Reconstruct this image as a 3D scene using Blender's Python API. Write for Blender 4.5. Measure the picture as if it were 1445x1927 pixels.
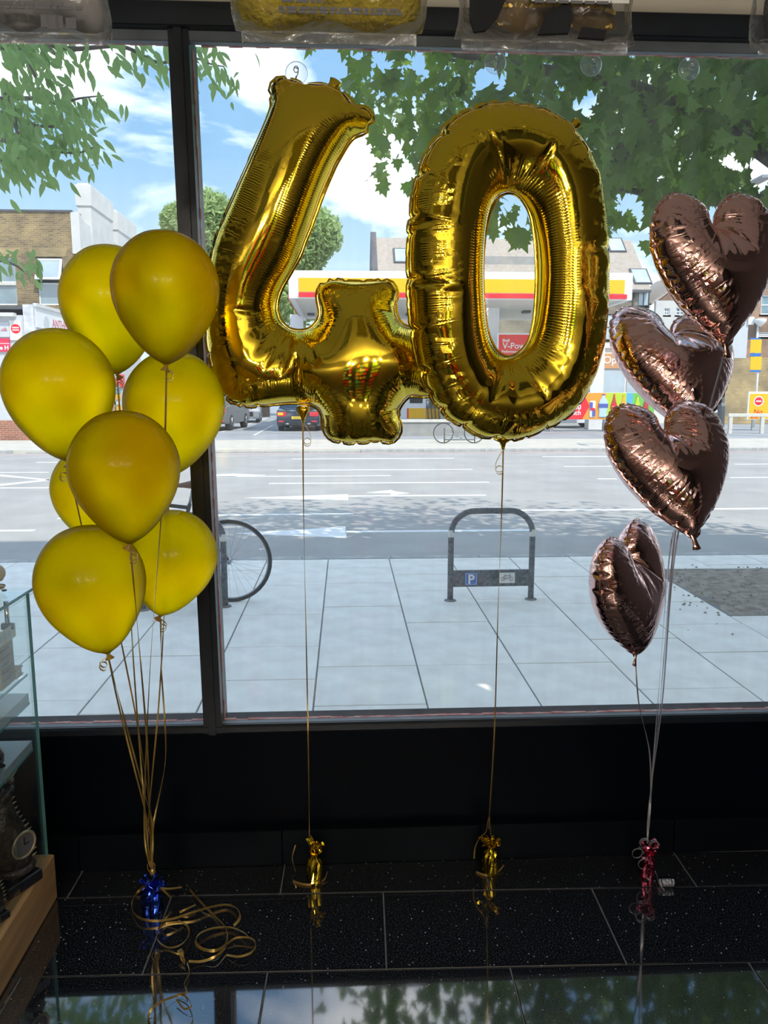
import bpy, bmesh, math, random
import numpy as np
from mathutils import Vector, Matrix
from mathutils.geometry import delaunay_2d_cdt

for o in list(bpy.data.objects): bpy.data.objects.remove(o)
S = bpy.context.scene
COL = S.collection
rnd = random.Random(7)

# ------------------------------------------------------------------ camera
FPX, CX, CY = 1447.0, 722.5, 963.5          # focal length and centre for a 1445 x 1927 frame
EYE = Vector((0, 0, 1.40))
YAW, PITCH, ROLL = math.radians(2.85), math.radians(8.9), math.radians(0.0)
CAMROT = (Matrix.Rotation(-YAW, 3, 'Z') @ Matrix.Rotation(math.pi/2 - PITCH, 3, 'X') @ Matrix.Rotation(ROLL, 3, 'Z'))
cam = bpy.data.cameras.new('camera'); camo = bpy.data.objects.new('camera', cam); COL.objects.link(camo)
cam.sensor_fit = 'VERTICAL'; cam.sensor_height = 24; cam.lens = 24*FPX/1927; cam.clip_start = .05; cam.clip_end = 400
camo.matrix_world = Matrix.Translation(EYE) @ CAMROT.to_4x4()
S.camera = camo

# ------------------------------------------------------------------ sky, sun, exposure
wd = bpy.data.worlds.new('sky'); S.world = wd; wd.use_nodes = True
nt = wd.node_tree; N = nt.nodes; LK = nt.links
tc = N.new('ShaderNodeTexCoord'); sep = N.new('ShaderNodeSeparateXYZ'); LK.new(tc.outputs['Generated'], sep.inputs[0])
ramp = N.new('ShaderNodeValToRGB'); LK.new(sep.outputs['Z'], ramp.inputs[0])
r_ = ramp.color_ramp; r_.elements[0].position = 0; r_.elements[0].color = (.36, .44, .51, 1)
r_.elements[1].position = .75; r_.elements[1].color = (.097, .203, .37, 1)
e_ = r_.elements.new(.28); e_.color = (.128, .238, .365, 1)
mp = N.new('ShaderNodeMapping'); mp.inputs['Scale'].default_value = (1.0, 1.0, 2.6); mp.inputs['Location'].default_value = (4.1, 3.3, .2)
LK.new(tc.outputs['Generated'], mp.inputs[0])
nz = N.new('ShaderNodeTexNoise'); nz.inputs['Scale'].default_value = 3.1; nz.inputs['Detail'].default_value = 9; nz.inputs['Roughness'].default_value = .55; nz.inputs['Distortion'].default_value = .4
LK.new(mp.outputs[0], nz.inputs['Vector'])
cr = N.new('ShaderNodeValToRGB'); cr.color_ramp.elements[0].position = .49; cr.color_ramp.elements[1].position = .80
LK.new(nz.outputs[0], cr.inputs[0])
mxs = N.new('ShaderNodeMix'); mxs.data_type = 'RGBA'
LK.new(cr.outputs[0], mxs.inputs[0]); LK.new(ramp.outputs[0], mxs.inputs[6]); mxs.inputs[7].default_value = (1.45, 1.4, 1.33, 1)
bg = N['Background']; LK.new(mxs.outputs[2], bg.inputs[0]); bg.inputs[1].default_value = 1.2

sun = bpy.data.lights.new('sun', 'SUN'); sun.energy = 1.65; sun.angle = math.radians(.6); sun.color = (1, .95, .86)
suno = bpy.data.objects.new('sun', sun); COL.objects.link(suno)
_e = math.radians(52); SUND = Vector((.514*math.cos(_e), -.857*math.cos(_e), math.sin(_e)))
suno.rotation_euler = SUND.to_track_quat('Z', 'Y').to_euler(); suno.location = (3, -4, 9)
S.view_settings.view_transform = 'Standard'; S.view_settings.look = 'None'; S.view_settings.gamma = 1
S.view_settings.use_curve_mapping = False; S.view_settings.exposure = 1.32
LAMP = 13.0                                  # watts of each added lamp, unseen behind the camera
S.cycles.transparent_max_bounces = 14; S.cycles.max_bounces = 6; S.cycles.diffuse_bounces = 4; S.cycles.glossy_bounces = 4

# ------------------------------------------------------------------ helpers
def ray(px, py):
    return (CAMROT @ Vector(((px-CX)/FPX, -(py-CY)/FPX, -1)))
def at(px, py, Y):
    d = ray(px, py); return EYE + d*((Y-EYE.y)/d.y)
def atz(px, py, z=0.0):
    d = ray(px, py); return EYE + d*((z-EYE.z)/d.z)
def atx(px, py, X):
    d = ray(px, py); return EYE + d*((X-EYE.x)/d.x)
def proj(p):
    q = CAMROT.transposed() @ (Vector(p)-EYE)
    return (CX + FPX*q.x/-q.z, CY - FPX*q.y/-q.z) if q.z < 0 else (-9999, -9999)
GZ = -.28                                   # street level; the shop floor is z = 0

def wloc(o):
    v = Vector((0, 0, 0))
    while o is not None: v += o.location; o = o.parent
    return v
def tag(o, label=None, cat=None, group=None, kind=None):
    if label: o['label'] = label
    if cat: o['category'] = cat
    if group: o['group'] = group
    if kind: o['kind'] = kind
    return o
def empty(name, loc, label=None, cat=None, group=None, kind=None, rz=0, parent=None):
    o = bpy.data.objects.new(name, None); COL.objects.link(o); o.location = loc; o.rotation_euler.z = rz
    o.empty_display_size = .05
    if parent: o.parent = parent
    return tag(o, label, cat, group, kind)
def obj(name, me, parent=None):
    o = bpy.data.objects.new(name, me); COL.objects.link(o)
    if parent: o.parent = parent
    return o
class MB:
    def __init__(s): s.v = []; s.f = []
    def add(s, vs, fs):
        n = len(s.v); s.v += [tuple(v) for v in vs]; s.f += [tuple(i+n for i in f) for f in fs]; return s
    def box(s, a, b, M=None):
        x0, y0, z0 = a; x1, y1, z1 = b
        vs = [Vector(p) for p in ((x0,y0,z0),(x1,y0,z0),(x1,y1,z0),(x0,y1,z0),(x0,y0,z1),(x1,y0,z1),(x1,y1,z1),(x0,y1,z1))]
        if M: vs = [M @ v for v in vs]
        return s.add(vs, [(0,3,2,1),(4,5,6,7),(0,1,5,4),(1,2,6,5),(2,3,7,6),(3,0,4,7)])
    def bbox(s, a, b, bev=.003, M=None):
        # box with bevelled vertical and top edges
        x0, y0, z0 = a; x1, y1, z1 = b; t = bev
        def ring(i, z): return [(x0+i,y0+i,z),(x1-i,y0+i,z),(x1-i,y1-i,z),(x0+i,y1-i,z)]
        vs = [Vector(p) for p in ring(t, z0)+ring(0, z0+t)+ring(0, z1-t)+ring(t, z1)]
        if M: vs = [M @ v for v in vs]
        fs = [(3,2,1,0),(12,13,14,15)]
        for k in range(3):
            for i in range(4): fs.append((k*4+i, k*4+(i+1)%4, k*4+4+(i+1)%4, k*4+4+i))
        return s.add(vs, fs)
    def quad(s, a, b, c, d): return s.add([a,b,c,d], [(0,1,2,3)])
    def prism(s, pts, vec):
        n = len(pts); vec = Vector(vec); P = [Vector(p) for p in pts]
        vs = P+[p+vec for p in P]
        fs = [tuple(range(n))[::-1], tuple(range(n, 2*n))]+[(i, (i+1)%n, n+(i+1)%n, n+i) for i in range(n)]
        return s.add(vs, fs)
    def tube(s, pts, r, n=8, closed=False, flat=None, caps=True):
        P = [Vector(p) for p in pts]; m = len(P)
        rr = r if hasattr(r, '__len__') else [r]*m
        up = None; vs = []
        for i in range(m):
            a = P[i-1] if (i or closed) else P[i]; b = P[(i+1) % m] if (i < m-1 or closed) else P[i]
            t = (b-a); t = t.normalized() if t.length > 1e-9 else Vector((0,0,1))
            if up is None:
                up = t.orthogonal().normalized()
            else:
                up = up - t*up.dot(t)
                up = up.normalized() if up.length > 1e-6 else t.orthogonal().normalized()
            sd = t.cross(up)
            for k in range(n):
                an = 2*math.pi*k/n
                vs.append(P[i] + up*math.cos(an)*rr[i] + sd*math.sin(an)*rr[i])
        fs = []
        for i in range(m if closed else m-1):
            j = (i+1) % m
            for k in range(n): fs.append((i*n+k, i*n+(k+1)%n, j*n+(k+1)%n, j*n+k))
        if caps and not closed: fs += [tuple(range(n))[::-1], tuple(range((m-1)*n, m*n))]
        return s.add(vs, fs)
    def cyl(s, a, b, r, n=12, r2=None): return s.tube([a, b], [r, r if r2 is None else r2], n)
    def lathe(s, prof, n=24, M=None, o=(0,0,0)):
        # prof (r, z); closed ends where r == 0
        vs = []; fs = []; idx = []
        for r, z in prof:
            if r < 1e-6: idx.append([len(vs)]); vs.append(Vector((o[0], o[1], o[2]+z)))
            else:
                idx.append(list(range(len(vs), len(vs)+n)))
                vs += [Vector((o[0]+r*math.cos(2*math.pi*k/n), o[1]+r*math.sin(2*math.pi*k/n), o[2]+z)) for k in range(n)]
        for A, B in zip(idx, idx[1:]):
            for k in range(n):
                k2 = (k+1) % n
                if len(A) == 1 and len(B) == 1: continue
                if len(A) == 1: fs.append((A[0], B[k2], B[k]))
                elif len(B) == 1: fs.append((A[k], A[k2], B[0]))
                else: fs.append((A[k], A[k2], B[k2], B[k]))
        if M: vs = [M @ v for v in vs]
        return s.add(vs, fs)
    def ribbon(s, pts, w, tw=0.0, th=.0004, side=None, nsub=1):
        P = [Vector(p) for p in pts]; m = len(P); vs = []
        for i in range(m):
            t = (P[min(i+1, m-1)]-P[max(i-1, 0)])
            t = t.normalized() if t.length > 1e-9 else Vector((0,0,1))
            b = Vector(side) if side is not None else Vector((1, .3, .2))
            b = b - t*b.dot(t)
            b = b.normalized() if b.length > 1e-4 else t.orthogonal().normalized()
            c = t.cross(b); an = tw*i/max(1, m-1)
            b, c = b*math.cos(an)+c*math.sin(an), c*math.cos(an)-b*math.sin(an)
            vs += [P[i]-b*w/2-c*th, P[i]+b*w/2-c*th, P[i]+b*w/2+c*th, P[i]-b*w/2+c*th]
        fs = [(3,2,1,0), (4*m-4, 4*m-3, 4*m-2, 4*m-1)]
        for i in range(m-1):
            for k in range(4): fs.append((4*i+k, 4*i+(k+1)%4, 4*i+4+(k+1)%4, 4*i+4+k))
        return s.add(vs, fs)
    def build(s, name, mat, parent=None, local=False, smooth=False, fix=True):
        off = Vector((0,0,0)) if (local or parent is None) else wloc(parent)
        me = bpy.data.meshes.new(name)
        me.from_pydata([tuple(Vector(v)-off) for v in s.v], [], s.f)
        if fix and len(s.f) < 60000:
            bm = bmesh.new(); bm.from_mesh(me); bmesh.ops.recalc_face_normals(bm, faces=bm.faces[:]); bm.to_mesh(me); bm.free()
        if smooth: me.shade_smooth()
        if mat: me.materials.append(mat)
        return obj(name, me, parent)
def smoothang(o, a=40):
    me = o.data; me.shade_smooth()
    bm = bmesh.new(); bm.from_mesh(me)
    for e in bm.edges:
        if len(e.link_faces) == 2 and e.calc_face_angle(0) > math.radians(a): e.smooth = False
    bm.to_mesh(me); bm.free(); return o
def crom(P, sub=8, closed=False):
    P = [Vector(p) for p in P]; n = len(P); out = []
    for i in range(n if closed else n-1):
        a, b, c, d = (P[i-1] if (i or closed) else P[0]), P[i], P[(i+1)%n], (P[(i+2)%n] if (closed or i+2 < n) else P[-1])
        for k in range(sub):
            t = k/sub; out.append(.5*((2*b)+(c-a)*t+(2*a-5*b+4*c-d)*t*t+(3*b-a-3*c+d)*t**3))
    if not closed: out.append(P[-1])
    return out
def copy_obj(o, name=None, parent=None):
    c = o.copy(); COL.objects.link(c); c.parent = parent
    if name: c.name = name
    return c
def copy_tree(o, parent=None):
    c = copy_obj(o, None, parent)
    for ch in list(o.children): copy_tree(ch, c)
    return c

# ------------------------------------------------------------------ materials
def mat(name, col, rough=.5, metal=0, var=.0, vscale=8, bump=0, bscale=60, spec=.5, coat=0, emit=None, alpha=None, stretch=(1,1,1), col2=None, sub=None):
    m = bpy.data.materials.new(name); m.use_nodes = True; nt = m.node_tree; b = nt.nodes['Principled BSDF']
    b.inputs['Base Color'].default_value = (*col, 1); b.inputs['Roughness'].default_value = rough; b.inputs['Metallic'].default_value = metal
    b.inputs['Specular IOR Level'].default_value = spec; b.inputs['Coat Weight'].default_value = coat; b.inputs['Coat Roughness'].default_value = .05
    tcn = nt.nodes.new('ShaderNodeTexCoord'); mpn = nt.nodes.new('ShaderNodeMapping'); mpn.inputs['Scale'].default_value = stretch
    nt.links.new(tcn.outputs['Object'], mpn.inputs[0])
    n1 = nt.nodes.new('ShaderNodeTexNoise'); n1.inputs['Scale'].default_value = vscale; n1.inputs['Detail'].default_value = 5
    nt.links.new(mpn.outputs[0], n1.inputs['Vector'])
    mx = nt.nodes.new('ShaderNodeMix'); mx.data_type = 'RGBA'
    c2 = col2 if col2 else tuple(min(1, c*(1+var)) for c in col)
    c1 = col if col2 else tuple(c*(1-var) for c in col)
    mx.inputs[6].default_value = (*c1, 1); mx.inputs[7].default_value = (*c2, 1)
    rp = nt.nodes.new('ShaderNodeValToRGB'); rp.color_ramp.elements[0].position = .3; rp.color_ramp.elements[1].position = .7
    nt.links.new(n1.outputs[0], rp.inputs[0]); nt.links.new(rp.outputs[0], mx.inputs[0]); nt.links.new(mx.outputs[2], b.inputs['Base Color'])
    if bump:
        n2 = nt.nodes.new('ShaderNodeTexNoise'); n2.inputs['Scale'].default_value = bscale; n2.inputs['Detail'].default_value = 3
        nt.links.new(mpn.outputs[0], n2.inputs['Vector'])
        bp = nt.nodes.new('ShaderNodeBump'); bp.inputs['Strength'].default_value = bump; bp.inputs['Distance'].default_value = .01
        nt.links.new(n2.outputs[0], bp.inputs['Height']); nt.links.new(bp.outputs[0], b.inputs['Normal'])
    if emit: b.inputs['Emission Color'].default_value = (*emit[0], 1); b.inputs['Emission Strength'].default_value = emit[1]
    if alpha is not None: b.inputs['Alpha'].default_value = alpha
    return m
def brickmat(name, c1, c2, mortar, sc=1.0, w=.225, h=.075, grime=None):
    m = bpy.data.materials.new(name); m.use_nodes = True; nt = m.node_tree; b = nt.nodes['Principled BSDF']; b.inputs['Roughness'].default_value = .9
    tcn = nt.nodes.new('ShaderNodeTexCoord'); sp = nt.nodes.new('ShaderNodeSeparateXYZ'); nt.links.new(tcn.outputs['Object'], sp.inputs[0])
    ad = nt.nodes.new('ShaderNodeMath'); nt.links.new(sp.outputs[0], ad.inputs[0]); nt.links.new(sp.outputs[1], ad.inputs[1])
    cb = nt.nodes.new('ShaderNodeCombineXYZ'); nt.links.new(ad.outputs[0], cb.inputs[0]); nt.links.new(sp.outputs[2], cb.inputs[1])
    br = nt.nodes.new('ShaderNodeTexBrick'); br.inputs['Scale'].default_value = 1; br.inputs['Brick Width'].default_value = w*sc; br.inputs['Row Height'].default_value = h*sc
    br.inputs['Mortar Size'].default_value = .011*sc; br.inputs['Mortar Smooth'].default_value = .2
    br.inputs['Color1'].default_value = (*c1, 1); br.inputs['Color2'].default_value = (*c2, 1); br.inputs['Mortar'].default_value = (*mortar, 1)
    nt.links.new(cb.outputs[0], br.inputs['Vector'])
    n1 = nt.nodes.new('ShaderNodeTexNoise'); n1.inputs['Scale'].default_value = .9; n1.inputs['Detail'].default_value = 8; nt.links.new(tcn.outputs['Object'], n1.inputs['Vector'])
    rp = nt.nodes.new('ShaderNodeValToRGB'); rp.color_ramp.elements[0].position = .35; rp.color_ramp.elements[1].position = .7
    rp.color_ramp.elements[0].color = (.55, .55, .58, 1); rp.color_ramp.elements[1].color = (1.15, 1.1, 1.0, 1)
    nt.links.new(n1.outputs[0], rp.inputs[0])
    mx = nt.nodes.new('ShaderNodeMix'); mx.data_type = 'RGBA'; mx.blend_type = 'MULTIPLY'; mx.inputs[0].default_value = 1
    nt.links.new(br.outputs[0], mx.inputs[6]); nt.links.new(rp.outputs[0], mx.inputs[7]); nt.links.new(mx.outputs[2], b.inputs['Base Color'])
    bp = nt.nodes.new('ShaderNodeBump'); bp.inputs['Strength'].default_value = .5; bp.inputs['Distance'].default_value = .02; bp.invert = True
    nt.links.new(br.outputs['Fac'], bp.inputs['Height']); nt.links.new(bp.outputs[0], b.inputs['Normal'])
    return m
def foilmat(name, col, rough=.07):
    # metallised film: mirror with fine crimp relief running across the surface
    m = bpy.data.materials.new(name); m.use_nodes = True; nt = m.node_tree; b = nt.nodes['Principled BSDF']
    b.inputs['Base Color'].default_value = (*col, 1); b.inputs['Metallic'].default_value = 1; b.inputs['Roughness'].default_value = rough
    tcn = nt.nodes.new('ShaderNodeTexCoord')
    n2 = nt.nodes.new('ShaderNodeTexNoise'); n2.inputs['Scale'].default_value = 11; n2.inputs['Detail'].default_value = 2
    nt.links.new(tcn.outputs['Object'], n2.inputs['Vector'])
    # crimps: waves along the seam, strength kept in the vertex attribute "seam"
    at_ = nt.nodes.new('ShaderNodeAttribute'); at_.attribute_name = 'arc'
    sm = nt.nodes.new('ShaderNodeAttribute'); sm.attribute_name = 'seam'
    mu = nt.nodes.new('ShaderNodeMath'); mu.operation = 'MULTIPLY'; mu.inputs[1].default_value = 1150
    si = nt.nodes.new('ShaderNodeMath'); si.operation = 'SINE'
    nt.links.new(at_.outputs['Fac'], mu.inputs[0]); nt.links.new(mu.outputs[0], si.inputs[0])
    mm = nt.nodes.new('ShaderNodeMath'); mm.operation = 'MULTIPLY'; nt.links.new(si.outputs[0], mm.inputs[0]); nt.links.new(sm.outputs['Fac'], mm.inputs[1])
    b1 = nt.nodes.new('ShaderNodeBump'); b1.inputs['Strength'].default_value = .22; b1.inputs['Distance'].default_value = .0012
    nt.links.new(mm.outputs[0], b1.inputs['Height'])
    b2 = nt.nodes.new('ShaderNodeBump'); b2.inputs['Strength'].default_value = .12; b2.inputs['Distance'].default_value = .006
    nt.links.new(n2.outputs[0], b2.inputs['Height']); nt.links.new(b1.outputs[0], b2.inputs['Normal'])
    nt.links.new(b2.outputs[0], b.inputs['Normal'])
    return m
def leafmat(name, col, tr, var=.35):
    m = bpy.data.materials.new(name); m.use_nodes = True; nt = m.node_tree; b = nt.nodes['Principled BSDF']; out = nt.nodes['Material Output']
    oi = nt.nodes.new('ShaderNodeNewGeometry')
    hv = nt.nodes.new('ShaderNodeHueSaturation'); hv.inputs['Color'].default_value = (*col, 1)
    mr = nt.nodes.new('ShaderNodeMapRange'); mr.inputs['To Min'].default_value = 1-var; mr.inputs['To Max'].default_value = 1+var
    nt.links.new(oi.outputs['Random Per Island'], mr.inputs[0]); nt.links.new(mr.outputs[0], hv.inputs['Value'])
    nt.links.new(hv.outputs[0], b.inputs['Base Color']); b.inputs['Roughness'].default_value = .45; b.inputs['Specular IOR Level'].default_value = .35
    t = nt.nodes.new('ShaderNodeBsdfTranslucent'); t.inputs[0].default_value = (*tr, 1)
    mx = nt.nodes.new('ShaderNodeMixShader'); mx.inputs[0].default_value = .45
    nt.links.new(b.outputs[0], mx.inputs[1]); nt.links.new(t.outputs[0], mx.inputs[2]); nt.links.new(mx.outputs[0], out.inputs[0])
    return m
def clearmat(name, tint=(1,1,1), gloss=.1, dust=.0, dcol=(.8,.82,.85), rough=.02, streak=False, wrinkle=0, fres=True):
    m = bpy.data.materials.new(name); m.use_nodes = True; nt = m.node_tree; out = nt.nodes['Material Output']; nt.nodes.remove(nt.nodes['Principled BSDF'])
    tr = nt.nodes.new('ShaderNodeBsdfTransparent'); tr.inputs[0].default_value = (*tint, 1)
    gl = nt.nodes.new('ShaderNodeBsdfGlossy'); gl.inputs['Roughness'].default_value = rough; gl.inputs[0].default_value = (1,1,1,1)
    mx = nt.nodes.new('ShaderNodeMixShader')
    if fres:
        lw = nt.nodes.new('ShaderNodeLayerWeight'); lw.inputs[0].default_value = .25
        mu = nt.nodes.new('ShaderNodeMath'); mu.operation = 'MULTIPLY_ADD'; mu.inputs[1].default_value = gloss*3; mu.inputs[2].default_value = gloss*.35
        nt.links.new(lw.outputs['Fresnel'], mu.inputs[0]); nt.links.new(mu.outputs[0], mx.inputs[0])
    else: mx.inputs[0].default_value = gloss
    nt.links.new(tr.outputs[0], mx.inputs[1]); nt.links.new(gl.outputs[0], mx.inputs[2])
    last = mx
    tcn = nt.nodes.new('ShaderNodeTexCoord')
    if wrinkle:
        n2 = nt.nodes.new('ShaderNodeTexNoise'); n2.inputs['Scale'].default_value = 22; n2.inputs['Detail'].default_value = 4; n2.inputs['Distortion'].default_value = 1.5
        nt.links.new(tcn.outputs['Object'], n2.inputs['Vector'])
        bp = nt.nodes.new('ShaderNodeBump'); bp.inputs['Strength'].default_value = wrinkle; bp.inputs['Distance'].default_value = .02
        nt.links.new(n2.outputs[0], bp.inputs['Height']); nt.links.new(bp.outputs[0], gl.inputs['Normal'])
    if dust:
        d1 = nt.nodes.new('ShaderNodeBsdfTranslucent'); d1.inputs[0].default_value = (*dcol, 1)
        d2 = nt.nodes.new('ShaderNodeBsdfDiffuse'); d2.inputs[0].default_value = (*dcol, 1)
        md = nt.nodes.new('ShaderNodeMixShader'); nt.links.new(d1.outputs[0], md.inputs[1]); nt.links.new(d2.outputs[0], md.inputs[2]); md.inputs[0].default_value = .3
        m2 = nt.nodes.new('ShaderNodeMixShader'); nt.links.new(last.outputs[0], m2.inputs[1]); nt.links.new(md.outputs[0], m2.inputs[2])
        mp_ = nt.nodes.new('ShaderNodeMapping'); mp_.inputs['Scale'].default_value = (1, 1, .06) if streak else (1, 1, 1); nt.links.new(tcn.outputs['Object'], mp_.inputs[0])
        n3 = nt.nodes.new('ShaderNodeTexNoise'); n3.inputs['Scale'].default_value = 26 if streak else 6; n3.inputs['Detail'].default_value = 6; nt.links.new(mp_.outputs[0], n3.inputs['Vector'])
        mr = nt.nodes.new('ShaderNodeMapRange'); mr.inputs['From Min'].default_value = .35; mr.inputs['From Max'].default_value = .75; mr.inputs['To Min'].default_value = dust*.7; mr.inputs['To Max'].default_value = dust*1.9
        nt.links.new(n3.outputs[0], mr.inputs[0]); nt.links.new(mr.outputs[0], m2.inputs[0]); last = m2
    nt.links.new(last.outputs[0], out.inputs[0]); return m
def latexmat():
    m = bpy.data.materials.new('yellow_latex'); m.use_nodes = True; nt = m.node_tree; b = nt.nodes['Principled BSDF']; out = nt.nodes['Material Output']
    b.inputs['Base Color'].default_value = (.88, .64, .0, 1); b.inputs['Roughness'].default_value = .22; b.inputs['Coat Weight'].default_value = .5; b.inputs['Coat Roughness'].default_value = .12
    t = nt.nodes.new('ShaderNodeBsdfTranslucent'); t.inputs[0].default_value = (1.0, .79, .0, 1)
    mx = nt.nodes.new('ShaderNodeMixShader'); mx.inputs[0].default_value = .92
    rf = nt.nodes.new('ShaderNodeBsdfRefraction'); rf.inputs['Color'].default_value = (1.0, .82, .0, 1); rf.inputs['Roughness'].default_value = .5; rf.inputs['IOR'].default_value = 1.3
    m3 = nt.nodes.new('ShaderNodeMixShader'); m3.inputs[0].default_value = .8; nt.links.new(t.outputs[0], m3.inputs[1]); nt.links.new(rf.outputs[0], m3.inputs[2])
    nt.links.new(b.outputs[0], mx.inputs[1]); nt.links.new(m3.outputs[0], mx.inputs[2]); nt.links.new(mx.outputs[0], out.inputs[0]); return m
def granite():
    m = mat('black_granite', (.012, .014, .018), .03, spec=1.0, coat=1); m.node_tree.nodes['Principled BSDF'].inputs['Coat IOR'].default_value = 2.0
    nt = m.node_tree; b = nt.nodes['Principled BSDF']
    tcn = nt.nodes.new('ShaderNodeTexCoord')
    geo = nt.nodes.new('ShaderNodeNewGeometry')
    v = nt.nodes.new('ShaderNodeTexVoronoi'); v.inputs['Scale'].default_value = 95; nt.links.new(geo.outputs['Position'], v.inputs['Vector'])
    rp = nt.nodes.new('ShaderNodeValToRGB'); rp.color_ramp.elements[0].position = .0; rp.color_ramp.elements[0].color = (1,1,1,1); rp.color_ramp.elements[1].position = .2; rp.color_ramp.elements[1].color = (0,0,0,1)
    nt.links.new(v.outputs['Distance'], rp.inputs[0])
    wn = nt.nodes.new('ShaderNodeSeparateColor'); nt.links.new(v.outputs['Color'], wn.inputs[0])
    gt = nt.nodes.new('ShaderNodeMath'); gt.operation = 'GREATER_THAN'; gt.inputs[1].default_value = .86; nt.links.new(wn.outputs[0], gt.inputs[0])
    mu = nt.nodes.new('ShaderNodeMath'); mu.operation = 'MULTIPLY'; nt.links.new(rp.outputs[0], mu.inputs[0]); nt.links.new(gt.outputs[0], mu.inputs[1])
    n2 = nt.nodes.new('ShaderNodeTexNoise'); n2.inputs['Scale'].default_value = 330; n2.inputs['Detail'].default_value = 3; nt.links.new(geo.outputs['Position'], n2.inputs['Vector'])
    r2 = nt.nodes.new('ShaderNodeValToRGB'); r2.color_ramp.elements[0].position = .5; r2.color_ramp.elements[0].color = (.004,.005,.008,1); r2.color_ramp.elements[1].position = .72; r2.color_ramp.elements[1].color = (.10,.112,.13,1)
    nt.links.new(n2.outputs[0], r2.inputs[0])
    mx = nt.nodes.new('ShaderNodeMix'); mx.data_type = 'RGBA'; nt.links.new(mu.outputs[0], mx.inputs[0]); nt.links.new(r2.outputs[0], mx.inputs[6]); mx.inputs[7].default_value = (.75,.78,.8,1)
    nt.links.new(mx.outputs[2], b.inputs['Base Color']); return m

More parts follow.
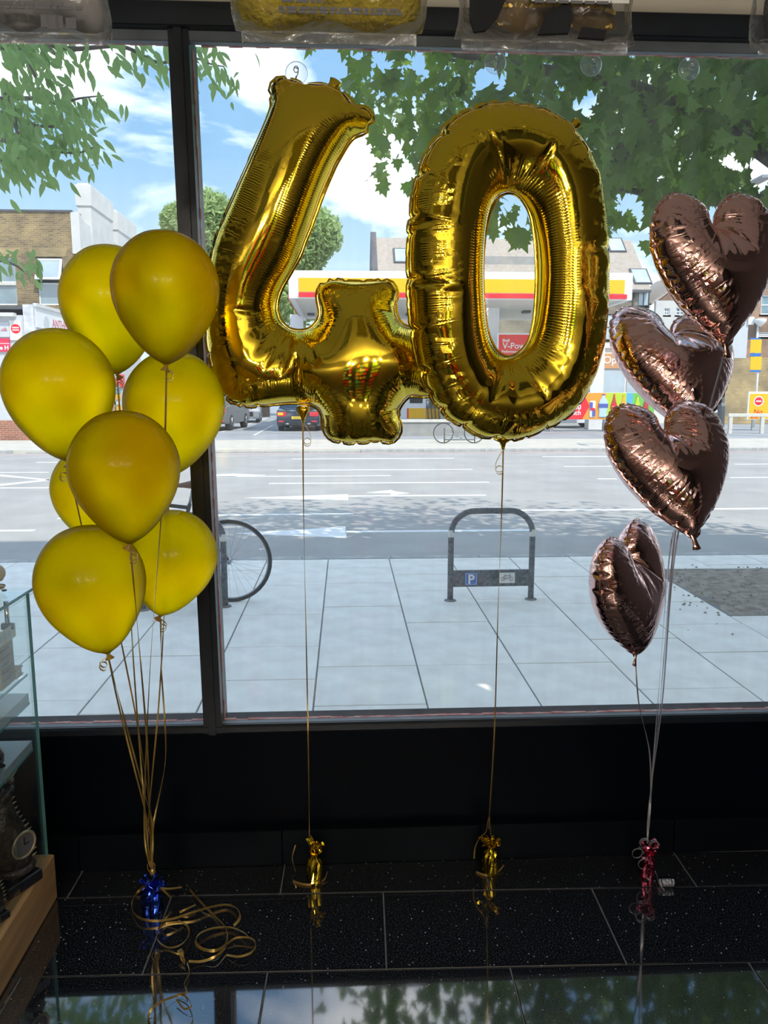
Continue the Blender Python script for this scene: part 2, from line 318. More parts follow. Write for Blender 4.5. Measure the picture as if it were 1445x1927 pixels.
M = dict(
    granite=granite(), grout=mat('grout', (.16,.17,.16), .9, var=.2, vscale=30),
    blackpaint=mat('black_gloss_paint', (.0015,.003,.006), .42, var=.3, vscale=5, bump=.04, bscale=14, spec=.06),
    blacktile=mat('black_skirting_tile', (.004,.006,.009), .35, var=.2, spec=.05),
    framepaint=mat('navy_black_frame_paint', (.006,.011,.018), .35, var=.3, vscale=12, bump=.06, bscale=30),
    greybead=mat('grey_metal_bead', (.16,.19,.22), .45, var=.2), redbead=mat('flaking_red_paint', (.55,.10,.10), .7, col2=(.75,.55,.5), vscale=22),
    cream=mat('cream_wall_paint', (.72,.66,.55), .8, var=.05), ceil=mat('ceiling_paint', (.86,.82,.74), .8, var=.03),
    wall=mat('shop_wall_paint', (.09,.08,.075), .85, var=.1, vscale=3), darkwood=mat('dark_wood', (.06,.045,.035), .5, var=.3),
    gold=foilmat('gold_foil', (.92,.66,.05)), rose=foilmat('rose_gold_foil', (.93,.58,.53)), blue=foilmat('blue_foil', (.05,.12,.75), .15),
    red=foilmat('wine_red_foil', (.65,.10,.18), .12), latex=latexmat(), knot=mat('latex_knot', (.42,.25,.03), .4, var=.2, vscale=80),
    ribbon=mat('gold_ribbon', (.62,.42,.12), .28, .75, var=.2, vscale=40), silver=mat('silver_ribbon', (.66,.66,.72), .3, .7, var=.1),
    clear=clearmat('clear_plastic_hook', gloss=.35, dust=.11), caseglass=clearmat('case_glass', (.96,.99,.985), gloss=.06, dust=.006),
    glassedge=mat('glass_edge', (.10,.30,.30), .15, var=.1, coat=.5), pane=clearmat('dusty_shop_glass', (.985,.99,.99), gloss=.06, dust=.034, dcol=(.86,.83,.79), streak=True),
    wood=mat('beech_wood', (.50,.30,.13), .5, var=.25, vscale=3, stretch=(14,1.2,14)), shelfgrey=mat('grey_shelf_board', (.36,.42,.45), .3, var=.08),
    card=mat('cardboard', (.42,.33,.20), .85, var=.15), paper=mat('paper_tag', (.72,.70,.60), .8, var=.08), bronze=mat('bronze_resin', (.085,.07,.058), .35, .4, var=.5, vscale=60, bump=.5, bscale=90),
    tipgold=mat('gilded_tip', (.55,.47,.30), .35, .5, var=.3), dial=mat('clock_dial', (.12,.125,.13), .3, var=.1), blackplinth=mat('black_plinth', (.012,.012,.014), .3, var=.2),
    slab=mat('paving_stone', (.95,.885,.80), .85, var=.10, vscale=5, bump=.15, bscale=90), joint=mat('paving_joint', (.20,.205,.20), .95, var=.2, vscale=20),
    asphalt=mat('asphalt', (.40,.385,.355), .9, var=.10, vscale=1.2, bump=.35, bscale=140), asphalt2=mat('forecourt_asphalt', (.34,.35,.36), .9, var=.15, vscale=.8),
    paint=mat('road_paint', (.85,.85,.82), .7, var=.08, vscale=6), redline=mat('red_line_paint', (.62,.38,.36), .8, var=.1),
    kerb=mat('granite_kerb', (.42,.42,.40), .85, var=.2, vscale=6, bump=.2), farpave=mat('far_paving', (.58,.54,.46), .9, var=.08, vscale=2),
    soil=mat('dry_soil', (.20,.16,.12), .95, col2=(.42,.36,.30), vscale=12, bump=.6, bscale=50), pebble=mat('soil_crumb', (.30,.26,.21), .95, var=.4, vscale=30),
    steel=mat('worn_black_coating', (.035,.045,.055), .45, col2=(.16,.18,.20), vscale=38, bump=.05), band=mat('pale_band', (.72,.72,.68), .5, var=.05),
    signblue=mat('sign_blue', (.02,.17,.52), .4, var=.04), signwhite=mat('sign_white', (.80,.80,.78), .45, var=.04), ink=mat('black_ink', (.02,.02,.022), .5, var=.1),
    tyre=mat('tyre_rubber', (.03,.032,.035), .8, var=.2), spoke=mat('spoke_steel', (.40,.42,.44), .3, .8, var=.1), bikeblack=mat('bike_frame_black', (.03,.032,.036), .3, var=.2),
    leather=mat('brown_leather', (.20,.09,.05), .5, var=.2), bikewhite=mat('bike_frame_white', (.42,.43,.45), .3, var=.05),
    canwhite=mat('canopy_white', (.80,.81,.82), .5, var=.03), canyel=mat('canopy_yellow', (.95,.50,.0), .45, var=.02), canred=mat('canopy_red', (.80,.015,.03), .45, var=.02),
    soffit=mat('canopy_soffit', (.74,.71,.64), .7, var=.03), lamp=mat('lamp_glass', (.7,.7,.65), .3, var=.05), greywall=mat('grey_render', (.33,.32,.30), .9, var=.12, vscale=3),
    coping=mat('pale_coping', (.66,.63,.55), .85, var=.08), grey=mat('mid_grey_metal', (.25,.26,.27), .5, var=.1), dgrey=mat('dark_grey_metal', (.07,.075,.08), .5, var=.1),
    brickL=brickmat('stock_brick', (.42,.30,.13), (.25,.17,.09), (.45,.38,.26)), brickR=brickmat('brown_brick', (.40,.22,.13), (.33,.19,.13), (.45,.36,.28)),
    brickY=brickmat('yellow_brick', (.58,.43,.20), (.47,.34,.15), (.52,.43,.28)), brickRed=brickmat('red_brick', (.50,.18,.10), (.38,.14,.09), (.5,.38,.3)),
    brickG=brickmat('weathered_brick', (.36,.31,.22), (.28,.24,.17), (.36,.32,.26)), render=mat('white_render', (.64,.63,.60), .9, var=.08, vscale=1.5), stucco=mat('peeling_stucco', (.62,.63,.66), .9, var=.25, vscale=4),
    tile=mat('roof_tile', (.42,.36,.30), .9, var=.12, vscale=5), slate=mat('slate', (.10,.10,.11), .7, var=.2), upvc=mat('white_window_frame', (.82,.82,.82), .35, var=.03), darkframe=mat('dark_window_frame', (.03,.04,.05), .4, var=.1),
    wpane=mat('window_pane', (.20,.30,.34), .08, var=.25, vscale=1.5, coat=.6), palepane=mat('pale_window_pane', (.42,.50,.54), .1, var=.15, vscale=1.2, coat=.5),
    shopred=mat('sign_red', (.72,.03,.09), .45, var=.03), shopgrey=mat('pale_grey_board', (.58,.60,.63), .5, var=.04), pinkletter=mat('pink_letter', (.62,.10,.16), .5, var=.05),
    orange=mat('orange_print', (.90,.34,.03), .5, var=.03), lime=mat('lime_print', (.50,.66,.03), .5, var=.03), green=mat('green_print', (.18,.52,.08), .5, var=.03), cyan=mat('cyan_print', (.10,.45,.66), .5, var=.03), brownsign=mat('kiosk_sign_brown', (.66,.32,.13), .5, var=.04),
    bottleblue=mat('printed_water_blue', (.50,.66,.78), .5, var=.06), cola=mat('printed_cola_red', (.50,.05,.04), .5, var=.1), drinkorange=mat('printed_orange_drink', (.92,.42,.04), .5, var=.08), canblue=mat('printed_can_blue', (.08,.12,.45), .5, var=.1),
    carblack=mat('car_paint_dark_blue', (.02,.03,.05), .2, var=.1, coat=1), cargrey=mat('car_paint_grey', (.17,.165,.16), .22, .3, var=.05, coat=1), carsilver=mat('car_paint_silver', (.45,.48,.50), .25, .4, var=.05, coat=1), carwhite=mat('car_paint_white', (.80,.81,.82), .2, var=.03, coat=1),
    carglass=mat('car_glass', (.03,.04,.045), .05, coat=1, var=.1), tail=mat('tail_lamp_red', (.70,.03,.05), .2, var=.1, coat=1), amber=mat('tail_lamp_amber', (.95,.60,.02), .2, var=.05, coat=1), plate=mat('plate_yellow', (.85,.62,.05), .4, var=.03), chrome=mat('chrome', (.7,.7,.7), .12, 1, var=.05),
    bark=mat('bark', (.14,.12,.09), .95, var=.4, vscale=14, bump=.6, bscale=40), barkgrey=mat('thin_twig_bark', (.16,.12,.10), .9, var=.3),
    maple=leafmat('maple_leaf', (.075,.145,.03), (.26,.42,.05)), cherry=leafmat('cherry_leaf', (.24,.40,.15), (.45,.65,.20)), fartree=leafmat('far_tree_leaf', (.36,.48,.20), (.50,.62,.24)),
    bag=clearmat('clear_polythene', (.97,.97,.97), gloss=.22, dust=.07, rough=.08, wrinkle=.6), plush=mat('yellow_plush', (.55,.42,.02), .95, var=.3, vscale=30, bump=.9, bscale=110), whiteplush=mat('grey_white_fleece', (.34,.33,.33), .9, var=.2, vscale=10, bump=.3, bscale=20), blackcloth=mat('black_cloth', (.012,.014,.016), .9, var=.2), goldcloth=mat('brown_gold_cloth', (.20,.13,.04), .6, .2, var=.4, vscale=40),
    sequin=mat('gold_sequin', (.95,.66,.12), .25, .35, var=.1), print=mat('printed_grey', (.16,.16,.17), .8, var=.1), stonew=mat('cream_ceramic', (.62,.58,.46), .5, var=.1),
    added_bulb=mat('added_lamp_globe', (1,.96,.9), .5, emit=((1,.92,.8), 14)),  # glow of the added pendant lamp globes
)

# ================================================================== THE ROOM
WY = 2.155                                   # inner face of the shop front
XL, XR, YB, CZ = -1.75, 1.75, -3.6, 2.62
ZS = .441; ZT = 2.281; ZH = 2.370            # sill, glass head, header top
floor = empty('floor', (0, 0, 0), kind='structure')
MB().box((XL, YB, -.05), (XR, WY+.02, -.003)).build('grout_bed', M['grout'], floor)
def tile_mesh(w, d):
    b = MB().bbox((-w/2+.002, -d/2+.002, -.02), (w/2-.002, d/2-.002, 0), .0012); return b
tile0 = None; TR = Matrix.Rotation(math.radians(-1.2), 4, 'Z')
for row in range(19):
    y1 = 1.983 - .295*(row-1) if row else 1.983+.295
    y0 = y1-.295; x0 = (-.236 if row % 2 == 0 else .055)
    for k in range(-4, 4):
        c = Vector((x0+.2975+.595*k, (y0+y1)/2, 0)); p = TR @ c
        if p.y < YB+.1 or not (XL+.2 < p.x < XR-.2): continue
        if row == 0:                         # cut row along the wall
            o = tile_mesh(.595, .165).build('tile', M['granite'], floor, local=True); o.location = TR @ Vector((c.x, 1.983+.0825, 0))
        else:
            if tile0 is None: tile0 = tile_mesh(.595, .295).build('tile', M['granite'], floor, local=True); o = tile0
            else: o = copy_obj(tile0, None, floor)
            o.location = p
        o.rotation_euler.z = math.radians(-1.2)
# wall below the window, skirting tiles
wf = empty('wall_front', (0, WY, 0), kind='structure')
b = MB().box((XL, WY, -.3), (XR, WY+.14, ZS-.03)); b.build('panel', M['blackpaint'], wf)
MB().box((XL, WY-.006, .385), (XR, WY+.002, ZS-.03)).build('top_rail', M['blackpaint'], wf)
MB().box((XL, WY, ZH), (XR, WY+.12, CZ)).build('upper_panel', M['cream'], wf)
bf = empty('baseboard_front', (0, WY, 0), kind='structure')
sk = None
for k in range(-3, 4):
    x = .1+.595*k
    if sk is None: o = sk = MB().bbox((-.2955, -.034, .001), (.2955, -.001, .112), .002).build('tile', M['blacktile'], bf, local=True)
    else: o = copy_obj(sk, None, bf)
    o.location = (x, 0, 0)
# window: sill, header, mullion, beads, panes
t = empty('trim_1', (0, WY, ZS), kind='structure')                         # sill
smoothang(MB().bbox((XL, WY-.014, ZS-.032), (XR, WY+.03, ZS-.004), .006).build('sill_board', M['framepaint'], t))
MB().box((XL, WY+.0, ZS-.008), (XR, WY+.018, ZS-.003)).build('sill_bead', M['greybead'], t)
t = empty('trim_2', (0, WY, ZT), kind='structure')                         # header
MB().bbox((XL, WY-.03, ZT+.03), (XR, WY+.03, ZH)).bbox((XL, WY+.03, ZT+.055), (XR, WY+.10, ZH), .004).build('header_beam', M['framepaint'], t)
MB().bbox((XL, WY-.004, ZT+.004), (XR, WY+.02, ZT+.032), .003).build('header_bead', M['greybead'], t)
mt, mb_ = -.418, -.394                       # mullion centre at head and foot
t = empty('trim_3', (mb_, WY, ZS), kind='structure')
def mull(w, y0, y1):
    return MB().prism([(mb_-w/2, y0, ZS-.03), (mb_+w/2, y0, ZS-.03), (mb_+w/2, y1, ZS-.03), (mb_-w/2, y1, ZS-.03)], (mt-mb_, 0, ZT+.06-ZS))
mull(.052, WY-.012, WY+.10).build('mullion_post', M['framepaint'], t)
mull(.020, WY-.022, WY-.010).build('mullion_rib', M['framepaint'], t)
GY = WY+.045
for n, x0, x1, xt0, xt1 in ((1, XL, mb_-.026, XL, mt-.026), (2, mb_+.026, XR, mt+.026, XR)):
    w = empty('window_%d' % n, ((x0+x1)/2, GY, ZS), kind='structure')
    MB().prism([(x0, GY, ZS-.03), (x1, GY, ZS-.03), (xt1, GY, ZT+.05), (xt0, GY, ZT+.05)], (0, .008, 0)).build('pane', M['pane'], w)
    rb = random.Random(n)
    bb = MB()
    # flaking red putty line round the pane
    for k in range(60):
        xa = x0+(x1-x0)*k/60; xb = x0+(x1-x0)*(k+1)/60
        bb.box((xa, GY-.012, ZS-.025), (xb, GY-.001, ZS-.0095+rb.uniform(0, .004)))
        bb.box((xa, GY-.012, ZT+.013-rb.uniform(0, .004)), (xb, GY-.001, ZT+.045))
    bb.build('putty', M['redbead'], w)
    xs, xt = (x1, xt1) if n == 1 else (x0, xt0)
    sgn = -1 if n == 1 else 1
    bb = MB()
    for k in range(70):
        f0 = k/70; f1 = (k+1)/70; wdt = rb.uniform(.0006, .0035)
        xa = xs+(xt-xs)*f0; za = ZS+(ZT-ZS)*f0; zb = ZS+(ZT-ZS)*f1
        bb.box((min(xa, xa+sgn*wdt), GY-.010, za), (max(xa, xa+sgn*wdt), GY-.001, zb))
    bb.build('side_putty', M['redbead'] if n == 2 else M['framepaint'], w)
for nm, a, c, m in (('wall_left', (XL-.12, YB, 0), (XL, WY+.2, CZ), 'wall'), ('wall_right', (XR, YB, 0), (XR+.12, WY+.2, CZ), 'wall'), ('wall_back', (XL-.12, YB-.12, 0), (XR+.12, YB, CZ), 'wall'), ('ceiling', (XL-.12, YB-.12, CZ), (XR+.12, WY+.25, CZ+.1), 'ceil')):
    tag(MB().box(a, c).build(nm, M[m]), kind='structure')
# unseen street front above the window, height set to shade pavement and near road
fu = MB().box((-9, WY+.12, 2.63), (9, WY+.42, 9.6)).build('unseen_shade_facade', M['render']); tag(fu, kind='structure')  # white render chosen to bounce light onto the pavement
fu2 = MB().box((XR+.12, WY+.0, GZ), (9, WY+.45, 2.36)).box((-9, WY+.0, GZ), (XL-.12, WY+.45, 2.36)).build('facade_lower', M['render']); tag(fu2, kind='structure')
CN = dict(shopred='red', lime='lime', blue='blue', paper='cream', orange='orange', green='green', card='brown', cyan='cyan', ink='black', darkwood='dark brown', whiteplush='grey')
ORD = ['first', 'second', 'third', 'fourth', 'fifth', 'sixth', 'seventh', 'eighth', 'ninth', 'tenth', 'eleventh', 'twelfth', 'thirteenth']
# added shelving and cartons behind the camera, invented for the foil to reflect
def added_shelf_unit(x0, x1, y0, y1, label, seed, alongy=False):
    r = random.Random(seed); u = empty('added_shelf_unit', ((x0+x1)/2, (y0+y1)/2, 0), label, 'shelving', 'added shelving behind the camera')
    MB().box((x0, y0, 0), (x0+.03, y1, 2.0)).build('side_panel', M['darkwood'], u); MB().box((x1-.03, y0, 0), (x1, y1, 2.0)).build('side_panel', M['darkwood'], u)
    if alongy:
        for yy in (y0, y1-.03): MB().box((x0, yy, 0), (x1, yy+.03, 2.0)).build('side_panel', M['darkwood'], u)
    for k in range(6): MB().box((x0+.03, y0, .05+.37*k), (x1-.03, y1, .075+.37*k)).build('shelf', M['darkwood'], u)
    return u
for i, (x0, x1, lab) in enumerate(((-1.6, -.7, 'added dark wooden shelf unit at the left of the shop back wall'), (-.5, .5, 'added dark wooden shelf unit in the middle of the shop back wall'), (.7, 1.6, 'added dark wooden shelf unit at the right of the shop back wall'))):
    added_shelf_unit(x0, x1, YB+.01, YB+.4, lab, i)
    r = random.Random(i+5); cols = ['shopred', 'lime', 'blue', 'paper', 'orange', 'green', 'card', 'cyan']
    for k in range(5):
        xx = x0+.06; ci = 0
        while xx < x1-.25:
            w_ = r.uniform(.12, .26); h_ = r.uniform(.14, .30)
            cn = r.choice(cols)
            bx = MB().bbox((xx, YB+.1, .0762+.37*k), (xx+w_, YB+.38, .0762+.37*k+h_), .004).build('added_stock_box', M[cn])
            tag(bx, 'added %s carton, %s from the left on the %s shelf up, %s back unit' % (CN[cn], ORD[ci], ORD[k], ('left', 'middle', 'right')[i]), 'box', 'added cartons on the back shelves'); ci += 1; xx += w_+r.uniform(.02, .08)
for xs_, lab in ((XR-.36, 'right'), (XL+.01, 'left')):  # unseen wall shelves and cartons, added for contrast in the foil
    added_shelf_unit(xs_, xs_+.34, -2.9, .55, 'added long dark shelf unit along the %s shop wall' % lab, 9, True)
    r = random.Random(len(lab))
    for k in range(5):
        yy = -2.8; ci = 0
        while yy < .16:
            w_ = r.uniform(.16, .34); h_ = r.uniform(.12, .29); cn = r.choice(cols+['ink', 'ink', 'darkwood', 'whiteplush'])
            bx = MB().bbox((xs_+.04, yy, .0762+.37*k), (xs_+.31, yy+w_, .0762+.37*k+h_), .004).build('added_stock_box', M[cn])
            tag(bx, 'added %s carton, %s from the back on the %s shelf up, %s wall unit' % (CN[cn], ORD[ci], ORD[k], lab), 'box', 'added cartons on the %s wall shelves' % lab); ci += 1; yy += w_+r.uniform(.03, .14)
# pendant lamps added behind the camera to light the shop and its foil
for x, y, lab in ((-.95, -2.0, 'added left pendant lamp of the row nearer the window'), (.15, -2.1, 'added middle pendant lamp of the row nearer the window'), (1.15, -2.0, 'added right pendant lamp of the row nearer the window'), (-.8, -3.1, 'added left pendant lamp near the back shelves'), (.9, -3.1, 'added right pendant lamp near the back shelves')):
    l = empty('added_pendant_lamp', (x, y, CZ), lab, 'lamp', 'added pendant lamps in the shop')
    MB().cyl((x, y, 2.25), (x, y, CZ-.001), .004, 6).lathe([(0, CZ-.025), (.04, CZ-.025), (.045, CZ-.001), (0, CZ-.001)], 14, o=(x, y, 0)).build('cord', M['ink'], l)
    MB().lathe([(.03, 2.17), (.035, 2.25), (0, 2.255)], 14, o=(x, y, 0)).build('cap', M['chrome'], l, smooth=True)
    MB().lathe([(0, 2.085), (.025, 2.092), (.038, 2.115), (.036, 2.145), (.022, 2.17), (0, 2.172)], 16, o=(x, y, 0)).build('globe', M['added_bulb'], l, smooth=True)
    li = bpy.data.lights.new('added_bulb', 'POINT'); li.energy = LAMP; li.shadow_soft_size = .06; li.color = (1, .9, .78)
    lo = bpy.data.objects.new('added_bulb', li); COL.objects.link(lo); lo.location = (0, 0, 2.03-CZ); lo.parent = l

# ================================================================== THE STREET
pv = empty('pavement', (0, 5, GZ), kind='structure')
KY = 7.80
MB().box((-12, WY+.13, GZ-.12), (14, KY-.14, GZ-.006)).build('joint_bed', M['joint'], pv)
rs = random.Random(3); smesh = {}
for c in range(-8, 9):
    x0 = -.185+.617*c; y = WY+.15-rs.choice((0, .2, .45, .6)); k = 0
    while y < KY-.16:
        L = rs.choice((.6, .75, .9, .9)); y1 = y+L
        a, e = max(y, WY+.15), min(y1, KY-.15); y = y1
        if c >= 5 and a < 7.05 and e > 5.50:          # cut round the tree pit
            if a < 5.50: e = 5.50
            elif e > 7.05: a = 7.05
            else: continue
        if e-a < .06: continue
        L2 = round(e-a, 3)
        if L2 not in smesh:
            o = MB().bbox((-.3035, -L2/2+.004, -.05), (.3035, L2/2-.004, 0), .003).build('slab', M['slab'], pv, local=True); smesh[L2] = o
        else: o = copy_obj(smesh[L2], None, pv)
        o.location = (x0+.3085, (a+e)/2-5, rs.uniform(-.002, .0015)); o.rotation_euler.x = rs.uniform(-.0012, .0012)
# tree pit
tp = MB(); rp_ = random.Random(9); g = {}
nx, ny = 26, 14
P0, P1 = (2.895, 5.495), (6.2, 7.055)
for i in range(nx+1):
    for j in range(ny+1):
        g[i, j] = len(tp.v); edge = min(i, nx-i, j, ny-j)
        tp.v.append((P0[0]+(P1[0]-P0[0])*i/nx, P0[1]+(P1[1]-P0[1])*j/ny, GZ-.012+(rp_.uniform(.0, .035) if edge > 0 else 0)+.02*min(edge, 3)/3))
for i in range(nx):
    for j in range(ny): tp.f.append((g[i, j], g[i+1, j], g[i+1, j+1], g[i, j+1]))
tag(tp.build('tree_pit', M['soil'], smooth=True), kind='structure')
cr_ = MB()
for k in range(900):
    x = rp_.gauss(4.1, .9); y = rp_.gauss(6.1, .55)
    if not (2.3 < x < 6 and 4.9 < y < 7.2): continue
    s_ = rp_.uniform(.006, .02); inpit = P0[0] < x < P1[0] and P0[1] < y < P1[1]
    z = GZ+(.012 if inpit else -.001); an = rp_.uniform(0, 6.28)
    q = [(x+s_*math.cos(an+2.1*i), y+s_*math.sin(an+2.1*i), z) for i in range(3)]
    cr_.add(q+[(x, y, z+s_*.9)], [(0,1,3), (1,2,3), (2,0,3)])
tag(cr_.build('soil_crumbs', M['pebble']), 'loose soil crumbs scattered around the tree pit', 'soil', kind='stuff')
# near kerb
kb = empty('kerb_near', (0, KY, GZ), kind='structure'); k0 = None
for k in range(-9, 12):
    if k0 is None: o = k0 = MB().bbox((-.452, -.14, -.13), (.452, 0, .002), .008).build('kerb_stone', M['kerb'], kb, local=True)
    else: o = copy_obj(k0, None, kb)
    o.location = (k*.91, 0, 0)
# road
RZ = GZ-.09; FK = 22.6
road = tag(MB().box((-60, KY, RZ-.1), (70, FK, RZ)).build('road', M['asphalt']), kind='structure')
def rp2(px, py): return atz(px, py, RZ+.003)
def line(pts, name='lane_line', mt_='paint'):
    b_ = MB(); P = [Vector((p.x, p.y, RZ)) for p in pts]; b_.prism(P, (0, 0, .004)); return b_.build(name, M[mt_], road)
def bar(xa, xb, py, w=.10, pxm=None):
    y = rp2(pxm or (xa+xb)/2, py).y; a = rp2(xa, py).x; c = rp2(xb, py).x
    line([Vector((a, y-w/2, 0)), Vector((c, y-w/2, 0)), Vector((c, y+w/2, 0)), Vector((a, y+w/2, 0))])
for xa, xb, py, w in ((550, 855, 863, .14), (523, 890, 884, .12), (395, 735, 896, .10), (507, 922, 908.5, .12), (655, 915, 932.5, .12), (400, 665, 968, .10), (975, 1600, 958, .12), (650, 1000, 999, .12), (1060, 1180, 877.5, .12), (1020, 1160, 859, .14), (1380, 1600, 873, .12), (1370, 1600, 898, .12), (1125, 1160, 901, .12),
                      (0, 90, 889, .10), (0, 90, 918, .12), (70, 125, 870, .1), (110, 190, 975, .1), (-400, 60, 1000, .1)): bar(xa, xb, py, w)
def poly(px, name='arrow'): line([rp2(*p) for p in px], name)
poly([(460, 937), (655, 930), (655, 941)]); poly([(400, 893), (440, 891.5), (500, 894), (440, 897), (400, 897)])
poly([(690, 927), (735, 922), (745, 925), (770, 928), (735, 931.5), (735, 928)])
poly([(440, 1004), (650, 991), (652, 1012)]); poly([(0, 893), (92, 902), (92, 904), (0, 896)], 'hatch_line'); poly([(0, 911), (92, 902), (92, 904), (0, 914)], 'hatch_line')
y_ = FK-.35
line([Vector((-3.4, y_, 0)), Vector((40, y_, 0)), Vector((40, y_+.14, 0)), Vector((-3.4, y_+.14, 0))], 'red_line', 'redline')
line([Vector((-40, y_, 0)), Vector((-8, y_, 0)), Vector((-8, y_+.14, 0)), Vector((-40, y_+.14, 0))], 'red_line', 'redline')
# far side: kerb, pavement, forecourt
kf = empty('kerb_far', (0, FK, GZ), kind='structure'); k0 = None
for k in range(-32, 40):
    x = k*.915
    if -9.2 < x < .4: continue
    if k0 is None: o = k0 = MB().bbox((-.455, 0, -.12), (.455, .16, .01), .012).build('kerb_stone', M['kerb'], kf, local=True)
    else: o = copy_obj(k0, None, kf)
    o.location = (x, 0, 0)
MB().box((-9.2, FK, GZ-.12), (.4, FK+.16, GZ-.05)).build('dropped_kerb', M['kerb'], kf)
tag(MB().box((-60, FK+.16, GZ-.12), (70, 27.4, GZ)).build('pavement_far', M['farpave']), kind='structure')
tag(MB().box((-80, 27.4, GZ-.12), (90, 110, GZ-.01)).build('forecourt', M['asphalt2']), kind='structure')
fc = bpy.data.objects['forecourt']
def fline(pts): MB().prism([Vector((atz(*p, GZ).x, atz(*p, GZ).y, GZ-.01)) for p in pts], (0, 0, .006)).build('bay_line', M['paint'], fc)
fline([(476, 818.5), (512, 800), (514, 800), (480, 818.5)]); fline([(415, 812), (500, 788), (502, 788), (420, 812)]); fline([(490, 789), (507, 784), (509, 784), (492, 789)])

# ================================================================== FOIL BALLOONS (inflated from flat sheets)
def resample(P, step):
    P = np.array(P, float); Q = np.vstack([P, P[:1]]); d = np.r_[0, np.cumsum(np.hypot(*np.diff(Q, axis=0).T))]
    n = max(8, int(round(d[-1]/step))); t = np.linspace(0, d[-1], n, endpoint=False)
    return np.c_[np.interp(t, d, Q[:, 0]), np.interp(t, d, Q[:, 1])]
def smooth_loop(P, step):
    P = np.array(P, float); n = len(P); out = []
    for i in range(n):
        a, b, c, d = P[i-1], P[i], P[(i+1) % n], P[(i+2) % n]
        for t in np.linspace(0, 1, 12, endpoint=False):
            out.append(.5*((2*b)+(c-a)*t+(2*a-5*b+4*c-d)*t*t+(3*b-a-3*c+d)*t**3))
    return resample(out, step)
def inside(poly, p):
    x, y = p[:, 0], p[:, 1]; r = np.zeros(len(p), bool); j = len(poly)-1
    for i in range(len(poly)):
        xi, yi = poly[i]; xj, yj = poly[j]; c = ((yi > y) != (yj > y))
        r ^= c & (x < (xj-xi)*(y-yi)/(yj-yi+1e-30)+xi); j = i
    return r
def sheet(loops, step, seed):
    g_ = np.random.default_rng(seed); B = np.vstack(loops); mn, mx = B.min(0), B.max(0); g = []; r = 0; y = mn[1]
    while y < mx[1]:
        x = mn[0]+(step/2 if r % 2 else 0)
        while x < mx[0]: g.append((x, y)); x += step
        y += step*.866; r += 1
    g = np.array(g); g += g_.normal(0, step*.06, g.shape); ok = inside(loops[0], g)
    for L in loops[1:]: ok &= ~inside(L, g)
    g = g[ok]; dm = np.full(len(g), 9.)
    for b in B: dm = np.minimum(dm, np.hypot(g[:, 0]-b[0], g[:, 1]-b[1]))
    V = np.vstack([B, g[dm > step*.6]]); E = []; o = 0
    for L in loops: n = len(L); E += [(o+i, o+(i+1) % n) for i in range(n)]; o += n
    r = delaunay_2d_cdt([Vector(v) for v in V], E, [], 0, 1e-7)
    pts = np.array([tuple(v) for v in r[0]]); F = np.array([f for f in r[2] if len(f) == 3]); c = pts[F].mean(1); ok = inside(loops[0], c)
    for L in loops[1:]: ok &= ~inside(L, c)
    F = F[ok]; u, v = pts[F[:, 1]]-pts[F[:, 0]], pts[F[:, 2]]-pts[F[:, 0]]; ar = u[:, 0]*v[:, 1]-u[:, 1]*v[:, 0]; F[ar < 0] = F[ar < 0][:, ::-1]
    return pts, F, len(B)
def inflate(loops, step, iters=320, comp=.5, pend=.12, sk=.008, seed=1):
    pts, F, nb = sheet(loops, step, seed); n = len(pts)
    X = np.zeros((n, 3)); X[:, 0] = pts[:, 0]; X[:, 2] = pts[:, 1]; X[nb:, 1] = -step*.3
    E = np.unique(np.sort(np.vstack([F[:, [0, 1]], F[:, [1, 2]], F[:, [2, 0]]]), axis=1), axis=0)
    a, b = E[:, 0], E[:, 1]; L0 = np.hypot(*(pts[a]-pts[b]).T); deg = (np.bincount(a, minlength=n)+np.bincount(b, minlength=n))[:, None]
    sc = lambda i, w: np.stack([np.bincount(i, w[:, k], minlength=n) for k in range(3)], 1)
    V = np.zeros_like(X)
    for it in range(iters):
        nf = np.cross(X[F[:, 1]]-X[F[:, 0]], X[F[:, 2]]-X[F[:, 0]])
        nv = sc(F[:, 0], nf)+sc(F[:, 1], nf)+sc(F[:, 2], nf); nv /= np.linalg.norm(nv, axis=1)[:, None]+1e-12; nv[:nb, 1] = 0
        Y = X+V*.96+nv*((pend+(1-pend)*max(0, 1-it/(iters*.5))**2)*step*.02)
        for k in range(4):
            d = Y[b]-Y[a]; l = np.linalg.norm(d, axis=1)+1e-12; s = (l-L0)/l; s = np.where(s > 0, s, comp*s)
            c = d*(s*.5)[:, None]; Y += (sc(a, c)-sc(b, c))/deg*2.88; Y[:nb, 1] = 0
        D = (sc(a, Y[b])+sc(b, Y[a]))/deg-Y; Y -= ((sc(a, D[b])+sc(b, D[a]))/deg-D)*sk; Y[:nb, 1] = 0
        V = Y-X; X = Y
    XB = X[nb:].copy(); XB[:, 1] *= -1; FB = F[:, ::-1].copy(); FB[FB >= nb] += n-nb
    return np.vstack([X, XB]), np.vstack([F, FB]), nb
def lowpass(D, w):
    k = np.exp(-.5*(np.arange(-3*w, 3*w+1)/w)**2); k /= k.sum()
    return np.stack([np.convolve(np.r_[D[-3*w:, j], D[:, j], D[:3*w, j]], k, 'valid') for j in (0, 1)], 1)
